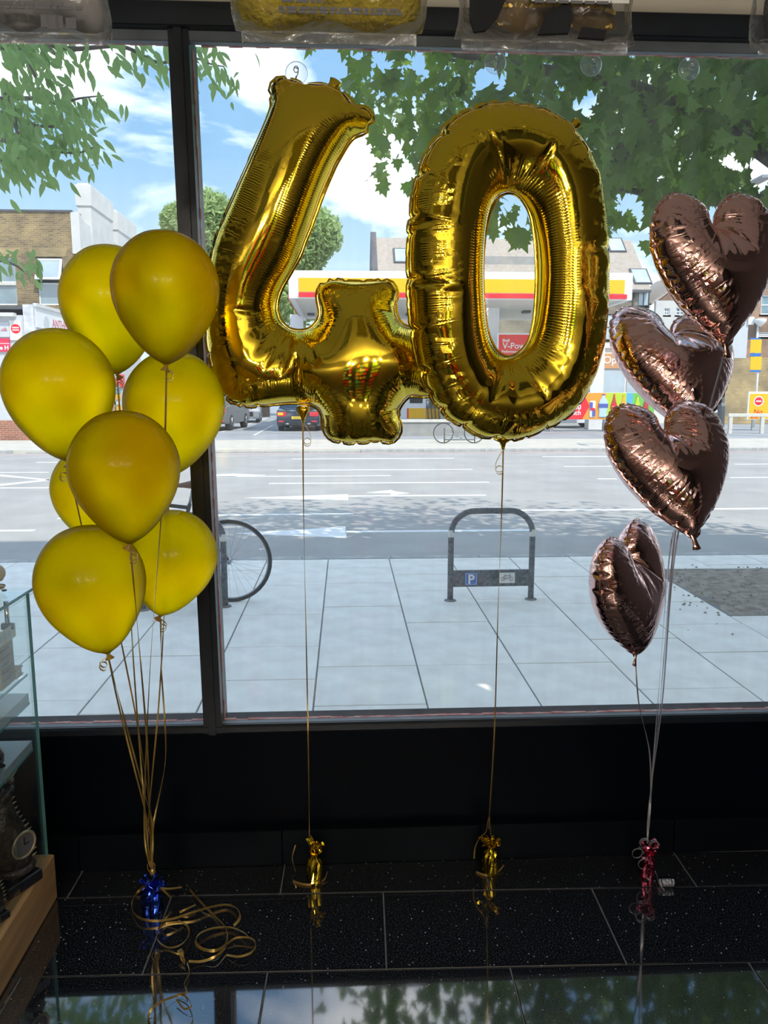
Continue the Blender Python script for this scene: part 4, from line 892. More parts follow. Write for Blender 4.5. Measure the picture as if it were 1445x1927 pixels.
# ================================================================== GLASS DISPLAY CASE
CXR, CYF = -.815, 2.0; CW, CYN = .45, 1.02        # right face, far face, width, near face
case = empty('display_case', (CXR-CW/2, (CYF+CYN)/2, 0), 'glass display case with beech wood base at the left edge', 'display case')
smoothang(MB().bbox((CXR-CW, CYN, .0), (CXR, CYF, .138), .006).build('wood_base', M['wood'], case))
G = CXR-.012
MB().box((G-.006, CYN+.012, .139), (G, CYF-.012, .885)).build('side_glass', M['caseglass'], case)
MB().box((CXR-CW+.02, CYF-.018, .139), (G-.008, CYF-.012, .885)).build('far_glass', M['caseglass'], case)
MB().box((CXR-CW+.012, CYN+.012, .139), (CXR-CW+.018, CYF-.02, .885)).build('side_glass', M['caseglass'], case)
MB().bbox((CXR-CW, CYN, .886), (CXR-.004, CYF-.002, .894), .001).build('top_glass', M['caseglass'], case)
MB().box((CXR-.0055, CYN, .8862), (CXR-.0035, CYF-.002, .8938)).build('glass_edge', M['glassedge'], case)
MB().box((G-.007, CYF-.0125, .139), (G+.001, CYF-.011, .885)).build('glass_edge', M['glassedge'], case)
for z0_, z1_, m_ in ((.664, .670, 'caseglass'), (.585, .616, 'shelfgrey'), (.455, .484, 'shelfgrey')):
    s_ = MB().bbox((CXR-CW+.025, CYN+.03, z0_), (G-.012, CYF-.03, z1_), .001).build('shelf', M[m_], case)
    MB().box((G-.0125, CYN+.03, z0_), (G-.0105, CYF-.03, z1_ if z1_-z0_ < .01 else z0_+.006)).build('shelf_edge', M['glassedge'], s_)
for y in (CYF-.10, CYF-.25):
    MB().cyl((G-.02, y, .80), (G-.02, y, .885), .006, 10).build('bracket_post', M['chrome'], case, smooth=True)
    MB().cyl((G-.034, y, .82), (G-.008, y, .82), .009, 10).build('bracket_clip', M['dgrey'], case, smooth=True)
p = atz(8, 1112, .8945); MB().lathe([(0, 0), (.006, 0), (.006, .003), (0, .003)], 12, o=p).build('top_stud', M['dgrey'], case)
# ornaments inside
def dragon(base, s, rz, label, dialf=True, seed=1):
    rr = random.Random(seed); root = empty('dragon_clock', base, label, 'ornament', 'dragon ornaments in the display case', rz=rz)
    MB().bbox((-.055*s, -.05*s, .0005), (.055*s, .05*s, .035*s), .003).build('plinth', M['blackplinth'], root, local=True)
    v = MB(); n = 16; prof = [(.042, .035), (.046, .06), (.05, .10), (.046, .15), (.038, .19), (.03, .22), (.022, .25), (.018, .275), (.022, .295), (.016, .315), (0, .322)]
    pr = []
    idx = []
    for r, z in prof:
        if r == 0: idx.append([len(v.v)]); v.v.append((0.005*s, 0, z*s)); continue
        idx.append(list(range(len(v.v), len(v.v)+n)))
        sh = .012*math.sin(z*22)
        for k in range(n):
            w_ = 1+rr.uniform(-.13, .13); v.v.append(((sh+r*w_*math.cos(k/n*6.283))*s, r*.8*w_*math.sin(k/n*6.283)*s, z*s))
    for A, B in zip(idx, idx[1:]):
        for k in range(n): v.f.append((A[k], A[(k+1) % n], B[(k+1) % n], B[k]) if len(B) > 1 else (A[k], A[(k+1) % n], B[0]))
    v.build('body', M['bronze'], root, local=True, smooth=True)
    for k in range(13):
        z = .06+.2*k/12; x = (.046 if z < .15 else .046-.35*(z-.15))+.012*math.sin(z*22); an = .35*math.sin(k)
        MB().tube([(x*s, -.01*s, z*s), ((x+.014)*s, -.014*s, (z+.006)*s)], [.004*s, .0006*s], 6).build('spine', M['tipgold'], root, local=True)
    for a_, l_ in ((-.5, .05), (.25, .055), (.7, .04)):
        MB().tube([(0, 0, .305*s), (math.sin(a_)*l_*.6*s, -.01*s, (.305+l_*.6)*s), (math.sin(a_*1.4)*l_*1.1*s, -.012*s, (.305+l_)*s)], [.007*s, .005*s, .0008*s], 7).build('horn', M['tipgold'], root, local=True, smooth=True)
    MB().tube([(.0, -.012*s, .295*s), (-.03*s, -.028*s, .29*s), (-.052*s, -.036*s, .275*s)], [.017*s, .012*s, .005*s], 8).build('snout', M['bronze'], root, local=True, smooth=True)
    # coiling tail and claws
    MB().tube([(.05*s*math.cos(a), -.045*s*abs(math.sin(a))-.006*s, (.05+.02*k/8)*s) for k, a in enumerate([i*.45-.3 for i in range(9)])], [.010*s]*6+[.008*s, .006*s, .003*s], 8).build('coiled_tail', M['bronze'], root, local=True, smooth=True)
    if dialf:
        Q = Matrix.Translation((.004*s, -.043*s, .135*s)) @ Matrix.Rotation(math.pi/2, 4, 'X')
        d = MB().lathe([(0, 0), (.034*s, 0), (.034*s, .006*s), (0, .006*s)], 24, M=Q).build('dial', M['dial'], root, local=True)
        MB().tube([Q @ Vector((.036*s*math.cos(k/24*6.283), .036*s*math.sin(k/24*6.283), .006*s)) for k in range(24)], .004*s, 6, closed=True).build('bezel', M['tipgold'], d, local=True, smooth=True)
        MB().box((-.001*s+.004*s, -.0505*s, .135*s), (.006*s, -.0495*s, .158*s)).box((.004*s, -.0505*s, .134*s), (.020*s, -.0495*s, .137*s)).build('hand', M['ink'], d, local=True)
    return root
def DP(px, py, Y, z):
    v = at(px, py, Y); return Vector((min(v.x, -.865), Y, z))
dragon(DP(46, 1640, 1.86, .1385), .92, math.radians(62), 'tall bronze dragon clock with a round dial on the case floor')
dragon(DP(6, 1700, 1.72, .1385), .62, math.radians(60), 'smaller dark dragon ornament in front, cut by the left edge', False, 5)
dragon(DP(8, 1430, 1.82, .4845), .30, math.radians(40), 'small dark figurine on the grey middle shelf', False, 8)
xr = min(at(33, 1230, 1.92).x, -.848)
bx = empty('cardboard_box', (xr-.045, 1.885, .671), 'brown cardboard box on the upper glass shelf', 'box')
MB().bbox((xr-.09, 1.845, .671), (xr, 1.922, .80), .002).build('carton', M['card'], bx)
for k in range(5): MB().box((xr, 1.852, .69+.019*k), (xr+.0005, 1.852+.05*(1-.1*(k % 3)), .695+.019*k)).build('printed_line', M['print'], bx)
xk = min(at(52, 1250, 1.96).x, -.846)
bk = empty('small_book', (xk-.04, 1.945, .671), 'small pale book lying behind the cardboard box', 'book')
MB().bbox((xk-.08, 1.925, .671), (xk, 1.966, .675), .001).build('back_cover', M['card'], bk); MB().box((xk-.078, 1.927, .6751), (xk-.003, 1.964, .691)).build('pages', M['paper'], bk); MB().bbox((xk-.08, 1.925, .6911), (xk, 1.966, .695), .001).build('front_cover', M['card'], bk)
tg_ = tag(MB().box((G-.010, 1.70, .79), (G-.0085, 1.915, .825), Matrix.Translation((0, 0, 0))).build('price_tag', M['paper']), 'creased paper price tag hung inside the display case glass', 'tag')
for k in range(6): MB().box((G-.0086, 1.75+.024*k, .80), (G-.0082, 1.766+.024*k, .815)).build('printed_block', M['shelfgrey'], tg_)
cb_ = Vector((atz(-6, 1108, .8942).x, atz(-6, 1108, .8942).y, .8945))
cb = empty('ceramic_ornament', cb_, 'round cream ornament on top of the glass case, cut by the left edge', 'ornament')
MB().lathe([(0, 0), (.018, 0), (.020, .004), (.009, .010), (.008, .018), (.016, .022), (.023, .034), (.024, .044), (.019, .056), (.010, .063), (0, .065)], 22, o=cb_).build('globe', M['stonew'], cb, smooth=True)
MB().lathe([(.0205, .004), (.022, .006), (.0205, .008)], 22, o=cb_).build('foot_ring', M['tipgold'], cb, smooth=True)

# ================================================================== STREET FURNITURE, NEAR SIDE
def bike_stand(A, B, H, label, grp='cycle stands on the pavement'):
    A, B = Vector(A), Vector(B); d = (B-A); L = d.length; d.normalize(); up = Vector((0, 0, 1)); r = .024; R = .19
    root = empty('cycle_stand', (A+B)/2, label, 'cycle stand', grp)
    pts = [A-up*.02, A+up*(H-R)]+[A+d*(R-R*math.cos(a))+up*(H-R+R*math.sin(a)) for a in [i*math.pi/16 for i in range(1, 8)]]+[A+d*R+up*H, B-d*R+up*H]+[B-d*(R-R*math.sin(a))+up*(H-R+R*math.cos(a)) for a in [i*math.pi/16 for i in range(1, 8)]]+[B+up*(H-R), B-up*.02]
    MB().tube(pts, r, 14).build('hoop', M['steel'], root, smooth=True)
    n = d.cross(up)
    def plate(f0, f1, z0, z1, off, th, name, m, par):
        a = A+d*(L*f0); c = A+d*(L*f1)
        return MB().prism([a+up*z0+n*off, c+up*z0+n*off, c+up*z1+n*off, a+up*z1+n*off], n*th).build(name, M[m], par)
    plate(.02, .98, .115, .25, -.012, .024, 'panel', 'steel', root)
    for P in (A, B):
        MB().cyl(P+up*.525, P+up*.585, r+.0012, 16).build('reflective_band', M['band'], root, smooth=True)
        MB().lathe([(0, 0), (.05, 0), (.045, .006), (.026, .010), (0, .012)], 16, o=P).build('foot_collar', M['joint'], root, smooth=True)
    return root, A, B, d, n, plate
GZs = GZ+.001
sA, sB = atz(847, 1130, GZs), atz(998, 1127, GZs); sB.y = sA.y+.01
root, A, B, d, n, plate = bike_stand(sA, sB, .735, 'black cycle stand hoop with parking sign in the middle of the pavement')
L = (B-A).length
pl = plate(.175, .325, .130, .232, .0125, .003, 'parking_sign', 'signblue', root)
bd = A+d*(L*.25); up = Vector((0, 0, 1))
MB().tube([A+d*(L*f)+up*z+n*.016 for f, z in ((.185, .137), (.315, .137), (.315, .225), (.185, .225))], .0022, 4, closed=True).build('sign_border', M['signwhite'], pl)
textmesh('P', .105, 'signwhite', pl, A+d*(L*.25)+up*.143+n*.017, d, up, .0008, 'CENTER', 'letter', .003)
pc_ = plate(.60, .79, .142, .228, .0125, .003, 'cycle_sign', 'signwhite', root)
c0 = A+d*(L*.695)+up*.178+n*.0165; ic = MB()
for sx in (-1, 1): ic.tube([c0+d*(.034*sx+.015*math.cos(k/16*6.283))+up*(.015*math.sin(k/16*6.283)) for k in range(16)], .0016, 4, closed=True)
for a_, b_ in (((-.034, 0), (-.018, .026)), ((-.018, .026), (.022, .026)), ((-.018, .026), (.002, -.002)), ((.002, -.002), (.022, .026)), ((-.034, 0), (.002, -.002)), ((.034, 0), (.020, .036)), ((.020, .036), (.030, .038)), ((-.020, .034), (-.016, .026)), ((-.026, .034), (-.014, .034))):
    ic.tube([c0+d*a_[0]+up*a_[1], c0+d*b_[0]+up*b_[1]], .0015, 4)
ic.build('cycle_symbol', M['ink'], pc_)
root2, A2, B2, d2, n2, plate2 = bike_stand(atz(270, 1147, GZs), atz(424, 1141, GZs), .735, 'black cycle stand hoop behind the window post')
plate2(.86, .94, .14, .2, .0125, .003, 'cycle_sign', 'signwhite', root2)

def bicycle(name, loc, rz, mfr, label, saddle='leather', r=.325, lean=0, drop=True):
    root = empty(name, loc, label, 'bicycle', None, rz=rz); root.rotation_euler.x = lean
    def wheel(cx):
        w = MB().tube([(cx+r*math.cos(k/40*6.283), 0, r+.008+r*math.sin(k/40*6.283)) for k in range(40)], .014, 8, closed=True).build('wheel', M['tyre'], root, local=True, smooth=True)
        MB().tube([(cx+(r-.018)*math.cos(k/40*6.283), 0, r+.008+(r-.018)*math.sin(k/40*6.283)) for k in range(40)], .007, 6, closed=True).build('rim', M['spoke'], w, local=True, smooth=True)
        sp = MB()
        for k in range(28):
            a = k/28*6.283; a2 = a+(.5 if k % 2 else -.5)
            sp.tube([(cx+.018*math.cos(a2), (.025 if k % 4 < 2 else -.025), r+.008+.018*math.sin(a2)), (cx+(r-.02)*math.cos(a), 0, r+.008+(r-.02)*math.sin(a))], .0011, 3, caps=False)
        sp.build('spokes', M['spoke'], w, local=True)
        MB().cyl((cx, -.045, r+.008), (cx, .045, r+.008), .018, 10).build('hub', M['spoke'], w, local=True, smooth=True)
    h = r+.008
    wheel(-.52); wheel(.50)
    bb, st, hd, hb, ra, fa = (-.08, 0, .28), (-.22, 0, .80), (.34, 0, .84), (.37, 0, .70), (-.52, 0, h), (.50, 0, h)
    f = MB()
    for a, b, w in ((bb, st, .016), ((-.21, 0, .77), hd, .016), (bb, hb, .018), (ra, bb, .011), (ra, (-.2, 0, .72), .009), (hd, hb, .018), (hb, fa, .012)): f.cyl(a, b, w, 10)
    f.build('frame', M[mfr], root, local=True, smooth=True)
    MB().cyl(st, (-.25, 0, .93), .012, 8).build('seat_post', M['spoke'], root, local=True, smooth=True)
    MB().tube([(-.39, 0, .945), (-.34, 0, .955), (-.27, 0, .955), (-.18, 0, .95), (-.10, 0, .945)], [.05, .062, .04, .022, .012], 10).build('saddle', M[saddle], root, local=True, smooth=True)
    MB().tube([(.42, -.22, .92), (.45, -.2, .94), (.40, -.1, .96), (.33, 0, .93), (.40, .1, .96), (.45, .2, .94), (.42, .22, .92)], .011, 8).cyl(hd, (.33, 0, .93), .012, 8).build('handlebar', M['dgrey'], root, local=True, smooth=True)
    c = MB().cyl((-.08, -.05, .28), (-.08, -.046, .28), .085, 22).cyl((-.08, -.07, .28), (.05, -.07, .17), .009, 6).cyl((-.08, .06, .28), (-.21, .06, .39), .009, 6).build('crank', M['spoke'], root, local=True, smooth=False)
    MB().box((.02, -.12, .155), (.09, -.07, .175)).box((-.25, .07, .38), (-.18, .12, .40)).build('pedal', M['dgrey'], c, local=True)
    return root
wc = atz(434, 1133, GZs)
bicycle('bicycle', (wc.x-.52, wc.y+.02, GZs), math.pi, 'bikeblack', 'dark bicycle with brown saddle parked behind the window post', lean=0)
bf_ = atz(834, 834, GZs)
bicycle('bicycle', (bf_.x+.52, bf_.y, GZs), 0, 'bikewhite', 'white bicycle parked across the road under the gold zero', 'dgrey', lean=0)
rk = empty('cycle_rack', (bf_.x+.5, bf_.y-.12, GZ), 'low grey cycle rack across the road beside the white bicycle', 'cycle stand')
x0 = bf_.x+.02
MB().tube([(x0, bf_.y-.12, GZ-.01), (x0, bf_.y-.12, GZ+.5)], .02, 8).tube([(x0+1.0, bf_.y-.12, GZ-.01), (x0+1.0, bf_.y-.12, GZ+.36)], .02, 8).build('post', M['dgrey'], rk, smooth=True)
MB().tube([(x0, bf_.y-.12, GZ+.12), (x0+1.0, bf_.y-.12, GZ+.12)], .016, 8).build('rail', M['dgrey'], rk, smooth=True)
# ================================================================== ACROSS THE ROAD
def wallbox(name, a, b, m, parent=None): return MB().box(a, b).build(name, M[m], parent)
# low forecourt wall
lw = empty('forecourt_wall', (1.9, 29.6, GZ), 'low grey rendered wall with pale coping behind the white bicycle', 'wall')
xa = at(690, 819, 29.6).x; xb = at(985, 819, 29.6).x
wallbox('wall_body', (xa, 29.6, GZ-.02), (xb, 29.85, GZ+.52), 'greywall', lw); wallbox('coping', (xa-.03, 29.55, GZ+.52), (xb+.03, 29.9, GZ+.62), 'coping', lw)
# petrol canopy
CYN_ = 30.5; CYB = 40.0
cl, cr2 = at(543, 540, CYN_), at(1190, 540, CYN_); zt = at(870, 511, CYN_).z; zb = at(870, 563, CYN_).z
can = empty('fuel_canopy', ((cl.x+cr2.x)/2, 34, GZ), 'wide fuel station canopy with white, yellow and red fascia', 'canopy')
wallbox('fascia', (cl.x, CYN_, zb), (cr2.x, CYN_+.25, zt), 'canwhite', can)
yl = at(562, 540, CYN_).x; yr = at(1175, 540, CYN_).x
wallbox('yellow_band', (yl, CYN_-.03, at(870, 551, CYN_).z), (yr, CYN_-.001, at(870, 525, CYN_).z), 'canyel', can)
wallbox('red_band', (yl, CYN_-.06, at(870, 561, CYN_).z), (yr+.1, CYN_-.001, at(870, 552.5, CYN_).z), 'canred', can)
wallbox('side_fascia', (cl.x, CYN_+.25, zb), (cl.x+.2, CYB, zt), 'canwhite', can); wallbox('side_fascia', (cr2.x-.2, CYN_+.25, zb), (cr2.x, CYB, zt), 'canwhite', can)
wallbox('side_red_band', (cl.x-.05, CYN_+.3, zb), (cl.x-.001, CYB, zb+.2), 'canred', can)
wallbox('soffit', (cl.x+.2, CYN_+.25, zb+.08), (cr2.x-.2, CYB, zb+.28), 'soffit', can)
wallbox('roof', (cl.x+.2, CYN_+.25, zt-.3), (cr2.x-.2, CYB, zt-.15), 'canwhite', can)
for px, py in ((990, 585), (952, 605), (912, 625), (940, 628), (585, 590), (592, 612), (700, 585), (770, 590), (850, 585)):
    d_ = ray(px, py); t_ = (zb+.08-EYE.z)/d_.z; p = EYE+d_*t_
    if not (CYN_+.6 < p.y < CYB-.5 and cl.x+.5 < p.x < cr2.x-.5): continue
    MB().box((p.x-.16, p.y-.25, p.z-.10), (p.x+.16, p.y+.25, p.z-.001)).build('canopy_lamp', M['dgrey'], can)
for px, Y in ((922, 34.5), (560, 38.0), (1120, 34.5)):
    p = at(px, 700, Y); MB().bbox((p.x-.3, Y-.3, GZ-.02), (p.x+.3, Y+.3, zb+.09), .02).build('column', M['canwhite'], can)
# pump islands
def pump(x, y, label):
    root = empty('fuel_pump', (x, y, GZ), label, 'fuel pump', 'fuel pumps on the forecourt')
    MB().bbox((x-1.3, y-.5, GZ-.02), (x+1.1, y+.5, GZ+.13), .02).build('island', M['coping'], root)
    MB().bbox((x-.95, y-.25, GZ+.131), (x+.25, y+.25, GZ+1.75), .02).build('cabinet', M['canwhite'], root)
    MB().box((x-.55, y-.27, GZ+.45), (x+.24, y-.251, GZ+.92)).build('yellow_panel', M['canyel'], root); MB().box((x-.62, y-.27, GZ+.45), (x-.55, y-.251, GZ+.92)).build('red_panel', M['canred'], root)
    MB().box((x-.9, y-.26, GZ+.3), (x+.9, y-.252, GZ+.42)).build('kick_plate', M['dgrey'], root)
    MB().box((x-.5, y-.27, GZ+1.15), (x+.1, y-.251, GZ+1.6)).build('display', M['ink'], root)
    MB().bbox((x+.25, y-.2, GZ+.131), (x+.95, y+.2, GZ+1.3), .02).build('hose_bay', M['grey'], root)
    MB().box((x+.26, y-.215, GZ+.45), (x+.94, y-.201, GZ+.9)).build('yellow_panel', M['canyel'], root)
    for k in range(4):
        xx = x+.33+.17*k
        MB().tube([(xx, y-.26, GZ+1.25), (xx, y-.30, GZ+1.0), (xx+.02, y-.30, GZ+.6), (xx+.05, y-.27, GZ+.45)], .028, 7).build('hose', M['dgrey'], root, smooth=True)
        MB().box((xx-.04, y-.3, GZ+1.0), (xx+.04, y-.22, GZ+1.25)).build('nozzle', M['dgrey'] if k % 2 else M['canwhite'], root)
    return root
p = at(790, 770, 36); pump(p.x, 36, 'fuel pump with yellow panel below the gold four')
# red promotional board
Y = 33.5; a = at(938, 668, Y); c = at(1022, 630, Y); rbd = empty('promotion_board', ((a.x+c.x)/2, Y, GZ), 'red fuel advertisement board seen through the gold zero', 'sign')
MB().bbox((a.x-.08, Y, GZ-.01), (c.x+.08, Y+.06, c.z+.07), .01).build('white_board', M['canwhite'], rbd); MB().box((a.x, Y-.015, a.z), (c.x, Y-.001, c.z), ).build('red_panel', M['canred'], rbd)
textmesh('Shell', .17, 'signwhite', rbd, at(945, 643, Y-.02), RX, UZ, .004, bold=.004); textmesh('V-Power', .36, 'signwhite', rbd, at(945.5, 656, Y-.02), RX, UZ, .004, bold=.004); textmesh('Performance Fuels', .14, 'signwhite', rbd, at(944, 663.5, Y-.02), RX, UZ, .004, bold=.003)
# kiosk
Y = 41.0; kl, kr = at(560, 700, Y), at(1290, 700, Y); kz = at(1165, 655, Y).z
kio = empty('kiosk_building', ((kl.x+kr.x)/2, Y+2, GZ), 'pale fuel station shop with brown Open sign', 'building')
wallbox('wall', (kl.x, Y, GZ-.02), (kr.x, Y+5, kz), 'soffit', kio)
wallbox('roof_edge', (kl.x-.1, Y-.15, kz), (kr.x+.1, Y+5.1, kz+.25), 'canwhite', kio)
sa, sb = at(1105, 693, Y-.05), at(1270, 666, Y-.05); wallbox('sign_panel', (sa.x, Y-.12, sa.z), (sb.x, Y-.001, sb.z), 'brownsign', kio)
textmesh('Open', .55, 'signwhite', kio, at(1134.5, 684, Y-.13), RX, UZ, .005, bold=.008)
for x0, x1, m_ in ((1098, 1122, 'green'), (1124, 1176, 'palepane'), (1178, 1232, 'palepane'), (1236, 1286, 'palepane'), (850, 900, 'palepane'), (960, 1020, 'palepane')):
    a, c = at(x0, 738, Y-.01), at(x1, 696, Y-.01); wallbox('shop_window', (a.x, Y-.04, a.z), (c.x, Y-.001, c.z), m_, kio)
a, c = at(1098, 729, Y-.01), at(1122, 724, Y-.01); wallbox('poster_strip', (a.x, Y-.06, a.z), (c.x, Y-.041, c.z), 'lime', kio)
# drinks banner on posts
Y = 32.6; bl, br_ = at(1000, 790, Y), at(1232, 738, Y); ban = empty('drinks_banner', ((bl.x+br_.x)/2, Y, GZ), 'long colourful drinks offer banner on short posts', 'banner')
z0_, z1_ = bl.z, at(1165, 738.5, Y).z
wallbox('backing', (bl.x, Y, z0_), (br_.x, Y+.05, z1_), 'canwhite', ban)
def strip(xp, x2, m_, skew=0, y=Y-.012):
    a, c = at(xp, 760, Y).x, at(x2, 760, Y).x; MB().prism([(a, y, z0_+.02), (c+skew*0, y, z0_+.02), (c, y, z1_-.02), (a, y, z1_-.02)], (0, .01, 0)).build('printed_field', M[m_], ban)
strip(1096, 1140, 'orange'); strip(1140, 1178, 'lime'); strip(1178, 1190, 'cyan'); strip(1190, 1231, 'green')
ax = at(1001, 760, Y).x; bx_ = at(1096, 760, Y).x; tx = at(1109, 760, Y).x; zm = (z0_+z1_)/2
MB().prism([(ax, Y-.03, z0_+.02), (bx_, Y-.03, z0_+.02), (tx, Y-.03, zm), (bx_, Y-.03, z1_-.02), (ax, Y-.03, z1_-.02)], (0, .015, 0)).build('printed_field', M['canred'], ban)
textmesh('2 for', .46, 'signwhite', ban, at(1093, 760, Y-.04), RX, UZ, .003, 'RIGHT', bold=.012); textmesh('£3.50', .30, 'signwhite', ban, at(1093, 770.5, Y-.04), RX, UZ, .003, 'RIGHT', bold=.008); textmesh('Mix & Match', .27, 'signwhite', ban, at(1093, 780.5, Y-.04), RX, UZ, .003, 'RIGHT', bold=.006)
def bottle(px, w, h, m_, capm, prof, base=785.5):
    c = at(px, base, Y-.03); b = MB().lathe([(r*w, z*h) for r, z in prof], 14, M=Matrix.Translation(c) @ Matrix.Diagonal((1, .08, 1, 1))).build('printed_bottle', M[m_], ban, smooth=True)
    MB().lathe([(0, h*1.0), (w*.13, h*1.0), (w*.13, h*1.07), (0, h*1.07)], 10, M=Matrix.Translation(c) @ Matrix.Diagonal((1, .1, 1, 1))).build('printed_cap', M[capm], b)
    return b, c
BP = [(0, 0), (.42, .0), (.46, .05), (.42, .3), (.5, .4), (.5, .66), (.4, .78), (.16, .94), (.14, 1.0), (0, 1.0)]
CP = [(0, 0), (.36, 0), (.4, .06), (.34, .22), (.4, .42), (.38, .62), (.2, .82), (.12, .98), (0, 1)]
b, c = bottle(1134, .40, .92, 'bottleblue', 'canblue', BP); MB().box((c.x-.2, c.y-.035, c.z+.42), (c.x+.2, c.y-.022, c.z+.58)).build('printed_band', M['canblue'], b)
b, c = bottle(1154, .30, .92, 'cola', 'canred', CP); MB().box((c.x-.12, c.y-.035, c.z+.4), (c.x+.12, c.y-.022, c.z+.58)).build('printed_band', M['canred'], b); textmesh('Coca-Cola', .055, 'signwhite', b, (c.x-.11, c.y-.037, c.z+.45), RX, UZ, .002)
b, c = bottle(1172, .32, .90, 'drinkorange', 'orange', CP); MB().box((c.x-.12, c.y-.035, c.z+.3), (c.x+.12, c.y-.022, c.z+.5)).build('printed_band', M['canyel'], b)
b, c = bottle(1198, .30, .88, 'lime', 'green', CP); b, c = bottle(1214, .30, .88, 'cola', 'ink', CP)
c = at(1114, 785.5, Y-.03); b = MB().lathe([(0, 0), (.10, 0), (.13, .03), (.13, .66), (.10, .70), (0, .70)], 14, M=Matrix.Translation(c) @ Matrix.Diagonal((1, .08, 1, 1))).build('printed_can', M['signwhite'], ban, smooth=True)
for za, zb_, xa_, xb_ in ((.36, .64, -.12, -.0), (.05, .36, .0, .12)): MB().box((c.x+xa_, c.y-.03, c.z+za), (c.x+xb_, c.y-.012, c.z+zb_)).build('printed_field', M['canblue'], b)
MB().box((c.x-.09, c.y-.035, c.z+.30), (c.x+.09, c.y-.031, c.z+.40)).build('printed_field', M['canred'], b)
for px in (1038.5, 1139.5, 1225): p = at(px, 790, Y); wallbox('post', (p.x-.08, Y+.02, GZ-.02), (p.x+.08, Y+.16, z0_+.3), 'grey', ban)

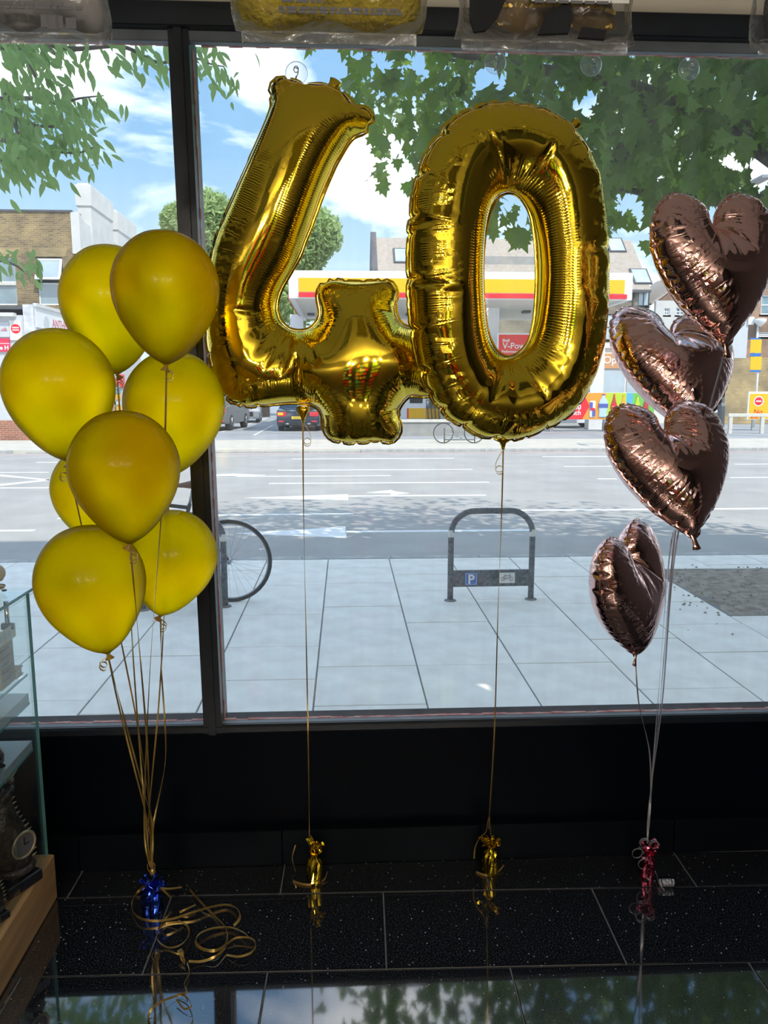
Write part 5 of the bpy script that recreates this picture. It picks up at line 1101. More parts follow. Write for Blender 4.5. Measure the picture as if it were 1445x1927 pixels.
# ------------------------------------------------------------------ cars
def car(name, loc, rz, paint, label, kind='saloon', plate=None, plcol='plate'):
    root = empty(name, loc, label, 'car', 'cars across the road', rz=rz)
    K = dict(saloon=(1.82, 4.5, 1.38, .62, [(-2.2,.32),(-2.25,.55),(-2.2,.86),(-1.75,.98),(1.0,.98),(1.9,.86),(2.22,.62),(2.22,.34),(2.0,.22),(-2.0,.22)], [(-1.55,.97),(-.95,1.38),(.25,1.38),(1.05,.97)]),
             suv=(1.86, 4.5, 1.66, .70, [(-2.2,.40),(-2.24,.66),(-2.2,1.02),(-2.05,1.08),(1.05,1.08),(1.95,1.0),(2.2,.75),(2.2,.4),(2.0,.3),(-2.0,.3)], [(-2.1,1.06),(-1.8,1.62),(.2,1.66),(1.0,1.06)]),
             hatch=(1.74, 4.0, 1.48, .62, [(-1.95,.34),(-2.0,.6),(-1.96,.92),(-1.85,.98),(1.0,.98),(1.7,.86),(1.98,.62),(1.96,.34),(1.8,.22),(-1.8,.22)], [(-1.86,.97),(-1.45,1.46),(.2,1.48),(1.05,.97)]),
             van=(1.9, 4.9, 1.95, .66, [(-2.4,.40),(-2.42,1.0),(-2.36,1.15),(1.4,1.15),(2.2,1.0),(2.4,.7),(2.4,.4),(2.2,.3),(-2.2,.3)], [(-2.38,1.13),(-2.28,1.92),(.9,1.95),(1.6,1.13)]))[kind]
    W, Lg, H, D, lo, hi = K; w = W/2; b = MB(); n = len(lo)
    xs = (-w, -w+.06, w-.06, w); zz = (.0, .05, .05, 0)
    prof = lambda x, s: [(x, y*(1-s*.012), .5+(z-.5)*(1-s*.05)) for y, z in lo]
    rings = [prof(-w, 1), prof(-w+.05, 0), prof(w-.05, 0), prof(w, 1)]
    for r_ in rings: b.v += r_
    for k in range(3):
        for i in range(n): b.f.append((k*n+i, k*n+(i+1) % n, (k+1)*n+(i+1) % n, (k+1)*n+i))
    b.f += [tuple(range(n)), tuple(range(3*n, 4*n))]
    smoothang(b.build('body', M[paint], root, local=True), 35)
    def cab(hw0, hw1, P, name, m, dz=0):
        bb = MB(); m_ = len(P)
        z0c = P[0][1]
        for sx in (-1, 1):
            for y, z in P: f = (z-z0c)/(H-z0c); bb.v.append((sx*(hw0+(hw1-hw0)*f), y, z+dz))
        bb.f += [tuple(range(m_)), tuple(range(m_, 2*m_))]+[(i, (i+1) % m_, m_+(i+1) % m_, m_+i) for i in range(m_)]
        return smoothang(bb.build(name, M[m], root, local=True), 30)
    cab(w-.06, w-.24, hi, 'glasshouse', 'carglass')
    (ya, za), (yb, zb_), (yc, zc), (yd, zd) = hi
    MB().prism([(-(w-.23), yb-.04, zb_), (w-.23, yb-.04, zb_), (w-.23, yc+.05, zc), (-(w-.23), yc+.05, zc)], (0, 0, .035)).build('roof', M[paint], root, local=True)
    for sx in (-1, 1):
        for (y0, z0), (y1, z1) in ((hi[0], hi[1]), (hi[3], hi[2]), ((ya*.3+yd*.7-.35, za), (yb*.35+yc*.65-.2, zb_))):
            MB().tube([(sx*(w-.07), y0, z0), (sx*(w-.235), y1, z1)], .05, 6).build('pillar', M[paint], root, local=True)
        if kind == 'van': MB().box((sx*(w-.05)-.03, -2.3, 1.15), (sx*(w-.05)+.03, .2, 1.8)).build('side_panel', M[paint], root, local=True)
        for y in (-Lg*.29, Lg*.31):
            wh = MB().lathe([(D*.5*.62, -.1), (D*.47, -.1), (D*.5, -.06), (D*.5, .06), (D*.47, .1), (D*.5*.62, .1)], 22, M=Matrix.Translation((sx*(w-.09), y, D/2)) @ Matrix.Rotation(math.pi/2, 4, 'Y')).build('wheel', M['tyre'], root, local=True, smooth=True)
            rm = MB().lathe([(0, -.02), (.05, -.02), (.06, .0), (D*.5*.64, .05), (D*.5*.64, .09)], 22, M=Matrix.Translation((sx*(w-.08), y, D/2)) @ Matrix.Rotation(sx*math.pi/2, 4, 'Y'))
            for q in range(5): rm.tube([(sx*(w+.005), y, D/2), (sx*(w+.005), y+.31*D*math.cos(q*1.257), D/2+.31*D*math.sin(q*1.257))], .028, 5)
            rm.build('alloy_rim', M['chrome'], wh, local=True)
            MB().lathe([(0, -.1), (D*.56, -.1), (D*.56, .101-.0), (0, .101)], 22, M=Matrix.Translation((sx*(w-.105), y, D/2)) @ Matrix.Rotation(math.pi/2, 4, 'Y')).build('wheel_arch', M['ink'], root, local=True)
        yb_ = lo[1][0]; zt_ = lo[2][1]
        tl = MB().bbox((sx*(w-.22)-.20, yb_-.015, zt_-.22), (sx*(w-.22)+.19, yb_+.10, zt_-.03), .02).build('tail_lamp', M['tail'], root, local=True)
        if kind == 'saloon' and sx < 0: MB().bbox((sx*(w-.2)-.15, yb_-.03, zt_-.17), (sx*(w-.2)+.08, yb_+.0, zt_-.06), .01).build('lit_indicator', M['amber'], tl, local=True)
        MB().bbox((sx*(w-.2)-.13, lo[1][0]-.02, .40), (sx*(w-.2)+.10, lo[1][0]+.1, .46), .01).build('reflector', M['tail'], root, local=True)
        MB().bbox((sx*(w-.22)-.2, lo[6][0]-.25, .62), (sx*(w-.22)+.17, lo[6][0]-.05, .76), .02).build('headlamp', M['lamp'], root, local=True)
        MB().bbox((sx*(w+.08)-.09, .75, .98), (sx*(w+.08)+.07, .87, 1.12), .02).build('wing_mirror', M[paint], root, local=True)
        MB().tube([(sx*(w-.45)-.07, lo[0][0]-.02, .33), (sx*(w-.45)+.07, lo[0][0]-.02, .33)], .04, 8).build('exhaust', M['chrome'], root, local=True, smooth=True)
        MB().box((sx*w-.004, -.25, .80), (sx*w+.004, -.05, .83)).build('door_handle', M['dgrey'], root, local=True)
    MB().box((-.62, lo[0][0]-.012, .26), (.62, lo[0][0]+.1, .42)).build('bumper_insert', M['ink'], root, local=True)
    MB().bbox((-.55, lo[6][0]-.03, .36), (.55, lo[6][0]+.012, .62), .01).build('grille', M['ink'], root, local=True)
    pl_ = MB().box((-.27, lo[1][0]-.035, .53), (.27, lo[1][0]-.012, .645)).build('number_plate', M[plcol], root, local=True)
    if plate:
        tm = textmesh(plate, .11, 'ink', None, (0, 0, 0), RX, UZ, .001, 'CENTER', 'plate_lettering'); tm.parent = root
        tm.location = (0, lo[1][0]-.037, .548)
        tm.parent = pl_
    Q = Matrix.Translation((0, lo[2][0]-.01, lo[2][1]-.06)) @ Matrix.Rotation(math.pi/2, 4, 'X')
    MB().lathe([(0, 0), (.05, 0), (.05, .012), (0, .012)], 14, M=Q).build('badge', M['chrome'], root, local=True)
    return root
def gp(px, py): v = atz(px, py, GZ-.01); v.z = GZ-.009; return v
v = gp(563, 812); car('saloon_car', (v.x, v.y+2.2, GZ-.009), math.radians(-1), 'carblack', 'dark blue car seen from behind with a yellow number plate', 'saloon', 'RM23 G')
v = gp(404, 812); car('suv_car', (v.x-.2, v.y+2.4, GZ-.009), math.radians(-6), 'cargrey', 'grey car with red tail lamp at the left of the forecourt', 'suv')
v = gp(452, 797); car('silver_car', (v.x-.05, v.y+2.5, GZ-.009), math.radians(184), 'carsilver', 'silver car facing the road beside the grey one', 'hatch')
v = gp(1062, 806); car('white_car', (v.x+.4, v.y+1.2, GZ-.009), math.radians(90), 'carwhite', 'white car mostly hidden behind the drinks banner', 'hatch')
v = gp(1393, 782); car('white_hatchback', (v.x+.3, v.y+1.2, GZ-.009), math.radians(62), 'carwhite', 'white hatchback parked at the right edge beyond the lamp post', 'hatch')
v = gp(1452, 790); car('white_van', (v.x+1.2, v.y+1.0, GZ-.009), math.radians(80), 'carwhite', 'white van cut by the right edge behind the orange sign', 'van')
# dark hedge/bins left of the saloon
Y = 52; a, c = at(475, 782, Y), at(507, 764, Y); tag(MB().bbox((a.x, Y, GZ-.02), (c.x, Y+.3, c.z), .02).build('timber_fence', M['darkwood']), 'dark timber fence behind the silver car', 'fence')

# ------------------------------------------------------------------ lamp post, signs, bins at the right
p = atz(1352, 852, GZ); lp = empty('lamp_post', (p.x, p.y, GZ), 'tall dark lamp post with stickers at the right pavement', 'lamp post')
zt_ = 6.2
MB().tube([(p.x, p.y, GZ-.02), (p.x, p.y, GZ+1.25), (p.x, p.y, GZ+1.32), (p.x, p.y, zt_)], [.10, .10, .065, .055], 14).build('pole', M['dgrey'], lp, smooth=True)
MB().tube([(p.x, p.y, zt_), (p.x, p.y-.3, zt_+.3), (p.x, p.y-1.0, zt_+.4)], .03, 8).build('arm', M['dgrey'], lp, smooth=True); MB().bbox((p.x-.12, p.y-1.5, zt_+.36), (p.x+.12, p.y-.9, zt_+.46), .02).build('lantern', M['grey'], lp)
for z_, w_, h_, m_ in ((1.9, .09, .14, 'signwhite'), (1.62, .10, .08, 'grey'), (2.2, .08, .06, 'greybead'), (2.05, .11, .05, 'lime'), (1.35, .08, .08, 'signwhite'), (1.05, .09, .09, 'grey'), (2.62, .13, .02, 'band')):
    MB().bbox((p.x-w_/2, p.y-.085, z_-h_/2), (p.x+w_/2, p.y-.06, z_+h_/2), .003).build('sticker', M[m_], lp)
MB().bbox((p.x-.62, p.y-.03, 3.05), (p.x-.06, p.y-.01, 3.35), .005).build('street_sign', M['signwhite'], lp)
MB().bbox((p.x-.5, p.y-.03, 1.45), (p.x-.06, p.y-.01, 1.65), .005).build('yellow_plate', M['canyel'], lp)
Y = 36; q = at(1423, 737, Y); ys = empty('yellow_sign_post', (q.x, Y, GZ), 'white post with two yellow panels above each other', 'sign')
MB().cyl((q.x, Y, GZ-.02), (q.x, Y, at(1424, 640, Y).z), .05, 8).build('pole', M['signwhite'], ys, smooth=True)
for ya, yb_ in ((639, 664), (671.5, 696)):
    a, c = at(1410.5, yb_, Y-.06), at(1433, ya, Y-.06); MB().bbox((a.x, Y-.09, a.z), (c.x, Y-.06, c.z), .005).build('yellow_panel', M['canyel'], ys)
for ya, yb_ in ((636, 639), (665, 670.5), (696.5, 700)):
    a, c = at(1411, yb_, Y-.06), at(1431, ya, Y-.06); MB().bbox((a.x, Y-.09, a.z), (c.x, Y-.06, c.z), .005).build('blue_strip', M['signblue'], ys)
Y = 33; ab = empty('no_entry_board', (at(1432, 790, Y).x, Y, GZ), 'orange free-standing board with a red no entry disc', 'sign')
a, c = at(1405, 790, Y), at(1458, 737, Y); MB().bbox((a.x, Y, a.z), (c.x, Y+.06, c.z), .01).build('board', M['signwhite'], ab)
a2, c2 = at(1408, 788.5, Y-.01), at(1456, 741, Y-.01); MB().box((a2.x, Y-.012, a2.z), (c2.x, Y-.001, c2.z)).build('orange_panel', M['canyel'], ab)
q = at(1427.5, 755, Y-.02)
for r_, m_, o_ in ((.22, 'signwhite', .013), (.175, 'canred', .017)): MB().lathe([(0, 0), (r_, 0), (r_, .004), (0, .004)], 24, M=Matrix.Translation((q.x, Y-o_, q.z)) @ Matrix.Rotation(math.pi/2, 4, 'X')).build('disc', M[m_], ab)
MB().box((q.x-.12, Y-.026, q.z-.03), (q.x+.12, Y-.022, q.z+.03)).build('bar', M['signwhite'], ab)
textmesh('No', .30, 'canred', ab, at(1418, 779, Y-.02), RX, UZ, .003); textmesh('entry', .24, 'canred', ab, at(1412, 787.5, Y-.02), RX, UZ, .003)
for px in (1416, 1452): g0 = at(px, 790, Y); MB().cyl((g0.x, Y+.03, GZ-.01), (g0.x, Y+.03, g0.z), .03, 8).build('leg', M['grey'], ab)
Y = 30.5; rl = empty('low_rail', (at(1430, 782, Y).x, Y, GZ), 'low pale rail on square posts at the right edge', 'railing')
a, c = at(1371, 784.5, Y), at(1560, 778, Y); MB().bbox((a.x, Y, a.z), (c.x, Y+.12, c.z), .01).build('rail', M['coping'], rl)
for px in (1376, 1436, 1500): g0 = at(px, 790, Y); MB().bbox((g0.x-.07, Y+.01, GZ-.01), (g0.x+.07, Y+.11, a.z), .008).build('post', M['coping'], rl)
Y = 31; q = atz(1348, 800, GZ); bn = empty('recycling_bin', (at(1346, 780, Y).x, Y, GZ), 'dark bin with rounded pale lid left of the lamp post', 'bin')
a, c = at(1330, 795, Y), at(1363, 762, Y); MB().bbox((a.x, Y, GZ-.01), (c.x, Y+.6, c.z), .03).build('body', M['dgrey'], bn)
MB().prism([(a.x-.02, Y-.02, c.z)]+[(a.x+(c.x-a.x)*(.5-.52*math.cos(t)), Y-.02, c.z+.28*math.sin(t)) for t in [k*math.pi/10 for k in range(1, 10)]]+[(c.x+.02, Y-.02, c.z)], (0, .64, 0)).build('lid', M['coping'], bn)
MB().box((a.x+.1, Y-.02, c.z-.16), (c.x-.1, Y-.002, c.z-.06)).build('slot', M['ink'], bn)
for z_, m_ in ((-.25, 'signwhite'), (-.42, 'green'), (-.62, 'orange')): MB().box((a.x+.15, Y-.015, c.z+z_-.06), (c.x-.12, Y-.002, c.z+z_+.05)).build('label', M[m_], bn)

# ------------------------------------------------------------------ buildings
def window(parent, x0, x1, z0, z1, Y, fm='upvc', pm='wpane', bars=(1, 1), rev=.08, open_top=False):
    w = MB(); t = .06
    w.box((x0, Y-.03, z0), (x0+t, Y+.05, z1)).box((x1-t, Y-.03, z0), (x1, Y+.05, z1)).box((x0+t, Y-.03, z0), (x1-t, Y+.05, z0+t)).box((x0+t, Y-.03, z1-t), (x1-t, Y+.05, z1))
    for k in range(1, bars[0]): xx = x0+(x1-x0)*k/bars[0]; w.box((xx-.025, Y-.03, z0+t), (xx+.025, Y+.05, z1-t))
    for k in range(1, bars[1]): zz = z0+(z1-z0)*k/bars[1]; w.box((x0+t, Y-.031, zz-.025), (x1-t, Y+.049, zz+.025))
    f = w.build('window', M[fm], parent)
    MB().box((x0+t*.5, Y-.006, z0+t*.5), (x1-t*.5, Y+.02, z1-t*.5)).build('pane', M[pm], f)
    MB().box((x0-.08, Y-.10, z0-.10), (x1+.08, Y-.001, z0-.001)).build('window_sill', M['coping'], f)
    return f
# corner shop at the left
BX = at(62, 600, 27.6).x; UY = 33.0
bL = empty('corner_shop_building', (BX-6, 33, GZ), 'brown brick corner building with white side wall and chimneys', 'building')
zp = at(80, 399, UY).z; zc = at(62, 576, 27.6).z
wx1 = at(2, 500, UY).x
W1 = (at(73, 574, UY), at(117, 484, UY)); W2 = (at(-16, 574, UY), at(27, 484, UY))
# street wall with openings
def wall_with_holes(parent, x0, x1, z0, z1, Y, th, holes, m, name='street_wall'):
    xs = sorted({x0, x1, *[h[0] for h in holes], *[h[1] for h in holes]}); b = MB()
    for xa, xb in zip(xs, xs[1:]):
        hs = sorted((h[2], h[3]) for h in holes if h[0] <= xa+1e-6 and h[1] >= xb-1e-6); z = z0
        for ha, hb in hs:
            b.box((xa, Y, z), (xb, Y+th, ha)); z = hb
        b.box((xa, Y, z), (xb, Y+th, z1))
    return b.build(name, M[m], parent, fix=False)
hl = [(W1[0].x, W1[1].x, W1[0].z, W1[1].z), (W2[0].x, W2[1].x, W2[0].z, W2[1].z)]
wall_with_holes(bL, BX-9, BX, GZ, zp, UY, .3, hl, 'brickL')
MB().box((BX-9.05, UY-.05, zp), (BX-.25, UY+.35, zp+.08)).build('coping', M['slate'], bL)
ye = atx(257, 500, BX).y
MB().box((BX-.3, UY+.3, GZ), (BX, ye, zp-.25)).build('side_wall', M['render'], bL); MB().box((BX-9, UY+.3, zp-1.2), (BX-.3, ye, zp-1.0)).build('roof', M['slate'], bL); MB().box((BX-9, ye-.3, GZ), (BX-.3, ye, zp-.3)).build('back_wall', M['brickL'], bL)
MB().prism([(BX+.02, UY-.04, zp+.02), (BX+.02, UY+1.4, zp-.6), (BX+.02, UY+1.4, zp-1.6), (BX+.02, UY-.04, zp-1.6)], (-.34, 0, 0)).build('parapet_end', M['render'], bL)
for pa, pb, ptop in ((172, 214, 352), (220, 256, 399)):
    y0 = atx(pa, 450, BX).y; y1 = atx(pb, 450, BX).y; zt2 = atx(pa+2, ptop, BX).z
    ch = MB().box((BX-.5, y0, zp-2.0), (BX+.05, y1-.25, zt2-.9)).build('chimney', M['render'], bL)
    MB().bbox((BX-.55, y0-.06, zt2-.9), (BX+.10, y1-.19, zt2-.05), .02).build('chimney_head', M['render'], ch)
    MB().bbox((BX-.47, y0+.02, zt2-.05), (BX+.02, y1-.27, zt2+.03), .02).build('chimney_cap', M['coping'], ch)
for (a, c), op in ((W1, True), (W2, False)):
    zmid = a.z+(c.z-a.z)*.47
    f = window(bL, a.x, c.x, a.z, zmid, UY+.12, 'upvc', 'wpane'); 
    if op:
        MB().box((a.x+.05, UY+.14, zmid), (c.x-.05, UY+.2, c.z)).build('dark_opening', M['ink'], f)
        Q = Matrix.Translation(((a.x+c.x)/2, UY+.08, c.z-.05)) @ Matrix.Rotation(math.radians(-24), 4, 'X'); hw = (c.x-a.x)/2-.02; hh = (c.z-zmid)-.05
        s_ = MB()
        for q_ in (((-hw, -.03, -hh), (-hw+.09, .03, 0)), ((hw-.09, -.03, -hh), (hw, .03, 0)), ((-hw+.09, -.03, -hh), (hw-.09, .03, -hh+.09)), ((-hw+.09, -.03, -.09), (hw-.09, .03, 0))): s_.box(*q_, M=Q)
        so = s_.build('open_sash', M['upvc'], f); MB().box((-hw+.08, -.01, -hh+.08), (hw-.08, .01, -.08), M=Q).build('sash_pane', M['palepane'], so)
    else: window(bL, a.x, c.x, zmid, c.z, UY+.12, 'upvc', 'wpane')
    MB().prism([(a.x-.12, UY-.012, c.z+.02), (c.x+.12, UY-.012, c.z+.02), (c.x+.25, UY-.012, c.z+.36), (a.x-.25, UY-.012, c.z+.36)], (0, .011, 0)).build('brick_arch', M['brickY'], f)
# projecting ground floor
FY = 27.6
wallbox('shop_side_wall', (BX-.3, FY, GZ), (BX, UY, zc), 'stucco', bL); wallbox('shop_roof', (BX-9, FY, zc-.1), (BX-.3, UY, zc), 'slate', bL)
zr = at(20, 791, FY).z; wallbox('brick_plinth', (BX-9, FY, GZ-.02), (BX-.3, FY+.3, zr), 'brickRed', bL); wallbox('shop_front', (BX-9, FY+.02, zr), (BX-.3, FY+.3, zc-.3), 'shopgrey', bL)
a, c = at(-20, 596, FY), at(50, 580, FY); wallbox('shop_cornice', (BX-9, FY-.25, a.z), (BX-.55, FY+.02, a.z+.12), 'render', bL); wallbox('pilaster', (BX-.3, FY-.06, GZ), (BX+.04, FY+.3, zc+.05), 'stucco', bL)
a, c = at(-60, 634, FY), at(18, 606, FY); sg = wallbox('sign_board', (a.x, FY-.04, a.z), (c.x, FY+.019, c.z), 'shopgrey', bL); textmesh('.uk', .19, 'pinkletter', sg, at(13.5, 623, FY-.05), RX, UZ, .003, 'RIGHT')
a, c = at(-60, 662, FY), at(18, 637, FY); sg = wallbox('red_sign', (a.x, FY-.05, a.z), (c.x, FY+.019, c.z), 'shopred', bL); textmesh('e H', .20, 'signwhite', sg, at(0, 658, FY-.06), RX, UZ, .003, bold=.006)
MB().box((a.x, FY-.055, a.z+.27), (c.x, FY-.051, a.z+.29)).build('sign_line', M['signwhite'], sg)
a, c = at(20, 640, FY), at(40, 603, FY); sg = wallbox('notice_board', (a.x, FY-.04, a.z), (c.x, FY+.019, c.z), 'signwhite', bL)
q = at(30.5, 619, FY); MB().lathe([(0, 0), (.16, 0), (.16, .005), (0, .005)], 24, M=Matrix.Translation((q.x, FY-.041, q.z)) @ Matrix.Rotation(math.pi/2, 4, 'X')).build('red_disc', M['canred'], sg); MB().box((q.x-.11, FY-.05, q.z+.02), (q.x+.11, FY-.047, q.z+.06)).box((q.x-.11, FY-.05, q.z-.06), (q.x+.11, FY-.047, q.z-.02)).build('disc_print', M['signwhite'], sg)
# ANTHEA sign on the side wall
y0s, y1s = atx(68, 600, BX+.06).y, atx(190, 600, BX+.06).y
zs0, zs1 = atx(100, 622, BX+.06).z, atx(70, 578, BX+.06).z
sg = MB().box((BX, y0s, zs0), (BX+.06, min(y1s, UY+4), zs1)).build('side_sign', M['signwhite'], bL); MB().box((BX, y0s-.05, zs1), (BX+.12, min(y1s, UY+4), zs1+.12)).build('sign_cornice', M['render'], bL)
ty = atx(99, 612, BX+.07); textmesh('ANTHEA L', .44, 'pinkletter', sg, (BX+.065, ty.y, atx(99, 616, BX+.07).z), (0, 1, 0), UZ, .003)
c = atx(88, 609, BX+.07); MB().lathe([(0, 0), (.26, 0), (.26, .004), (0, .004)], 20, M=Matrix.Translation((BX+.061, c.y, c.z)) @ Matrix.Rotation(math.pi/2, 4, 'Y')).build('emblem', M['shopgrey'], sg)
# posters on the side wall
for pa, pb, ya, yb_, m_ in ((206, 214, 690, 775, 'wood'), (216, 226, 712, 724, 'canred'), (217, 227, 730, 740, 'cyan'), (218, 227, 742, 752, 'canyel'), (215, 227, 755, 762, 'signwhite'), (217, 229, 764, 775, 'canyel'), (228, 234, 705, 730, 'canred')):
    A_, C_ = atx(pa, yb_, BX+.04), atx(pb, ya, BX+.04); MB().box((BX+.001, A_.y, min(A_.z, C_.z)), (BX+.05, C_.y, max(A_.z, C_.z))).build('poster', M[m_], bL)
# terrace with the tiled roof behind the canopy
TY = 47.0; tx0, tx1 = at(712, 500, TY).x, at(1224, 500, TY).x; zrt = at(1180, 452, TY+3.5).z; zev = at(1200, 542, TY).z
bT = empty('terrace_building', ((tx0+tx1)/2, TY+3, GZ), 'long brick terrace with tiled roof and skylights behind the canopy', 'building')
tw = [(at(1200, 576, TY).x, at(1222, 576, TY).x, at(1206, 576, TY).z, at(1206, 546, TY).z), (at(1139, 640, TY).x, at(1168, 640, TY).x, at(1139, 640, TY).z, at(1139, 591, TY).z), (at(1060, 576, TY).x, at(1100, 576, TY).x, at(1206, 576, TY).z, at(1206, 546, TY).z)]
wall_with_holes(bT, tx0, tx1, GZ, zev, TY, .3, tw, 'brickG')
window(bT, *tw[0], TY+.1, 'darkframe', 'palepane', (2, 1)); window(bT, *tw[1], TY+.1, 'darkframe', 'palepane', (2, 2)); window(bT, *tw[2], TY+.1, 'darkframe', 'palepane', (3, 1))
MB().prism([(tx0, TY-.25, zev-.1), (tx0, TY+3.5, zrt), (tx0, TY+3.5, zrt-.2), (tx0, TY-.25, zev-.3)], (tx1-tx0, 0, 0)).build('roof_slope', M['tile'], bT)
MB().prism([(tx0, TY+3.5, zrt), (tx0, TY+7.2, zev-.1), (tx0, TY+7.2, zev-.3), (tx0, TY+3.5, zrt-.2)], (tx1-tx0, 0, 0)).build('roof_slope', M['tile'], bT)
MB().prism([(tx0-.35, TY-.35, zev-.3), (tx0-.35, TY+3.5, zrt+.35), (tx0-.35, TY+7.3, zev-.3)], (.35, 0, 0)).build('gable_parapet', M['slate'], bT); wallbox('gable_wall', (tx0-.3, TY+.1, GZ), (tx0, TY+7, zev-.2), 'brickG', bT)
wallbox('gutter', (tx0, TY-.35, zev-.3), (tx1, TY-.24, zev-.15), 'slate', bT)
MB().cyl((at(1190, 600, TY).x, TY-.08, GZ), (at(1190, 600, TY).x, TY-.08, zev-.2), .05, 8).build('drain_pipe', M['slate'], bT, smooth=True)
def skylight(px, py, w_=.55, h_=.75):
    sl = (zrt-zev+.1)/3.75; d_ = ray(px, py); t_ = (zev-.1+sl*(0-(TY-.25))-EYE.z)/(d_.z-sl*d_.y); p_ = EYE+d_*t_
    Q = Matrix.Translation(p_) @ Matrix.Rotation(math.atan(sl), 4, 'X'); f = MB().box((-w_, -h_, -.02), (w_, h_, .08), M=Q).build('skylight', M['slate'], bT); MB().box((-w_+.1, -h_+.1, .081), (w_-.1, h_-.1, .09), M=Q).build('pane', M['palepane'], f)
for px, py in ((1158, 462), (1205, 521), (757, 482)): skylight(px, py)
a, c = at(906, 498, TY+1.5), at(1012, 483, TY+1.5); wallbox('roof_plant', (a.x, TY+1.5, a.z-1.0), (c.x, TY+2.2, c.z), 'greywall', bT)
# white gable house between terrace and right block
HY = 46.7; hx0, hx1 = at(1233, 600, HY).x, at(1402, 600, HY).x
bW = empty('white_gable_house', ((hx0+hx1)/2, HY+3, GZ), 'white walled house with a brick gable behind the hearts', 'building')
z1w = at(1300, 566, HY).z; ww = [(at(1250, 593, HY).x, at(1260, 593, HY).x, at(1250, 593, HY).z, at(1250, 580, HY).z), (at(1272, 593, HY).x, at(1288, 593, HY).x, at(1250, 593, HY).z, at(1250, 579, HY).z)]
wall_with_holes(bW, hx0, hx1, at(1300, 668, HY).z, z1w, HY, .3, ww, 'render'); wallbox('lower_wall', (hx0, HY+.01, GZ), (hx1, HY+.3, at(1300, 668, HY).z), 'brickG', bW)
for h in ww: window(bW, *h, HY+.1, 'upvc', 'wpane', (2, 2))
xm = (hx0+hx1)/2; MB().prism([(hx0, HY+.3, z1w), (xm, HY+.3, at(1300, 500, HY).z), (hx1, HY+.3, z1w)], (0, .3, 0)).build('brick_gable', M['brickR'], bW)
for s_ in (0, 1):
    xa_ = (hx0-.2, hx1+.2)[s_]; MB().prism([(xa_, HY+.2, z1w-.1), (xm, HY+.2, at(1300, 498, HY).z), (xm, HY+.2, at(1300, 502, HY).z), (xa_, HY+.2, z1w-.25)], (0, 7, 0)).build('roof_slope', M['tile'], bW)
# brown brick block at the right
RY = 40.0; rx0 = at(1372, 600, RY).x; rx1 = rx0+9; zr1 = at(1440, 517, RY).z; zr0 = at(1440, 673, RY).z
bR = empty('brown_brick_block', ((rx0+rx1)/2, RY+3, GZ), 'brown brick block over a yellow brick wall at the right edge', 'building')
rwx = at(1431, 592, RY); rw = [(rwx.x, rwx.x+1.1, at(1431, 592, RY).z, at(1431, 555, RY).z), (at(1427, 634, RY).x, at(1427, 634, RY).x+1.3, at(1427, 634, RY).z, at(1427, 625, RY).z)]
wall_with_holes(bR, at(1400, 600, RY).x, rx1, zr0, zr1, RY, .3, rw, 'brickR'); wallbox('yellow_wall', (rx0-.4, RY-.05, GZ), (rx1, RY+.3, zr0), 'brickY', bR)
for h in rw: window(bR, *h, RY+.1, 'upvc', 'wpane', (1, 2))
wallbox('eaves', (at(1398, 600, RY).x, RY-.2, zr1), (rx1, RY+.5, zr1+.25), 'slate', bR); wallbox('white_panel', (rx0, RY-.06, at(1390, 674, RY).z), (at(1408, 600, RY).x, RY+.02, at(1390, 548, RY).z), 'shopgrey', bR)
q = at(1411, 604, RY); wallbox('alarm_box', (q.x-.15, RY-.15, q.z-.2), (q.x+.15, RY-.001, q.z+.2), 'signwhite', bR)
q = at(1424, 612, RY); MB().cyl((q.x, RY-.1, zr0), (q.x, RY-.1, q.z), .06, 8).lathe([(.06, -.1), (.3, .15), (.3, .3), (0, .3)], 12, o=(q.x, RY-.3, q.z)).build('vent_pipe', M['signwhite'], bR, smooth=True)

# ================================================================== TREES
def leaf_mesh(name, pts, m, fold=.18):
    me = bpy.data.meshes.new(name); n = len(pts)
    vs = [(x, y, abs(x)*fold-.25*y*y) for x, y in pts]; me.from_pydata(vs, [], [tuple(range(n))]); me.materials.append(m); return me
MAPLE = [(0, 0), (.16, .06), (.42, -.02), (.36, .16), (.56, .36), (.30, .40), (.34, .66), (.18, .62), (0, 1.0)]
MAPLE = MAPLE+[(-x, y) for x, y in MAPLE[-2:0:-1]]
CHERRY = [(0, 0), (.10, .14), (.17, .38), (.15, .62), (.06, .86), (0, 1.0), (-.06, .86), (-.15, .62), (-.17, .38), (-.10, .14)]
def leaves(tree, items, shape, m, nparts, fold=.18, name='leaf'):
    # items: (pos, direction, normal, size, rank); the best-ranked become objects of their own
    items.sort(key=lambda t: t[4]); me = leaf_mesh(name, shape, m, fold); rl = Vector(tree.location)
    sh = [Vector((x, y, abs(x)*fold-.25*y*y)) for x, y in shape]; n = len(sh); V = []; F = []
    for i, (p, d, nn, s, _) in enumerate(items):
        d = d.normalized(); z = nn-d*nn.dot(d); z = z.normalized() if z.length > 1e-4 else d.orthogonal().normalized(); x = d.cross(z)
        R = Matrix((x, d, z)).transposed()
        if i < nparts:
            o = obj(name, me, tree); o.location = p-rl; o.rotation_euler = R.to_euler(); o.scale = (s,)*3
        else:
            k = len(V)
            for q in sh: V.append(tuple(p-rl+R @ (q*s)))
            F.append(tuple(range(k, k+n)))
    if V:
        me2 = bpy.data.meshes.new('foliage'); me2.from_pydata(V, [], F); me2.materials.append(m); tag(obj('foliage', me2, tree), kind='stuff')
def polyx(P, x):
    for (x0, y0), (x1, y1) in zip(P, P[1:]):
        if x0 <= x <= x1: return y0+(y1-y0)*(x-x0)/(x1-x0+1e-9)
    return P[-1][1] if x > P[-1][0] else -1e9
rt = random.Random(21)
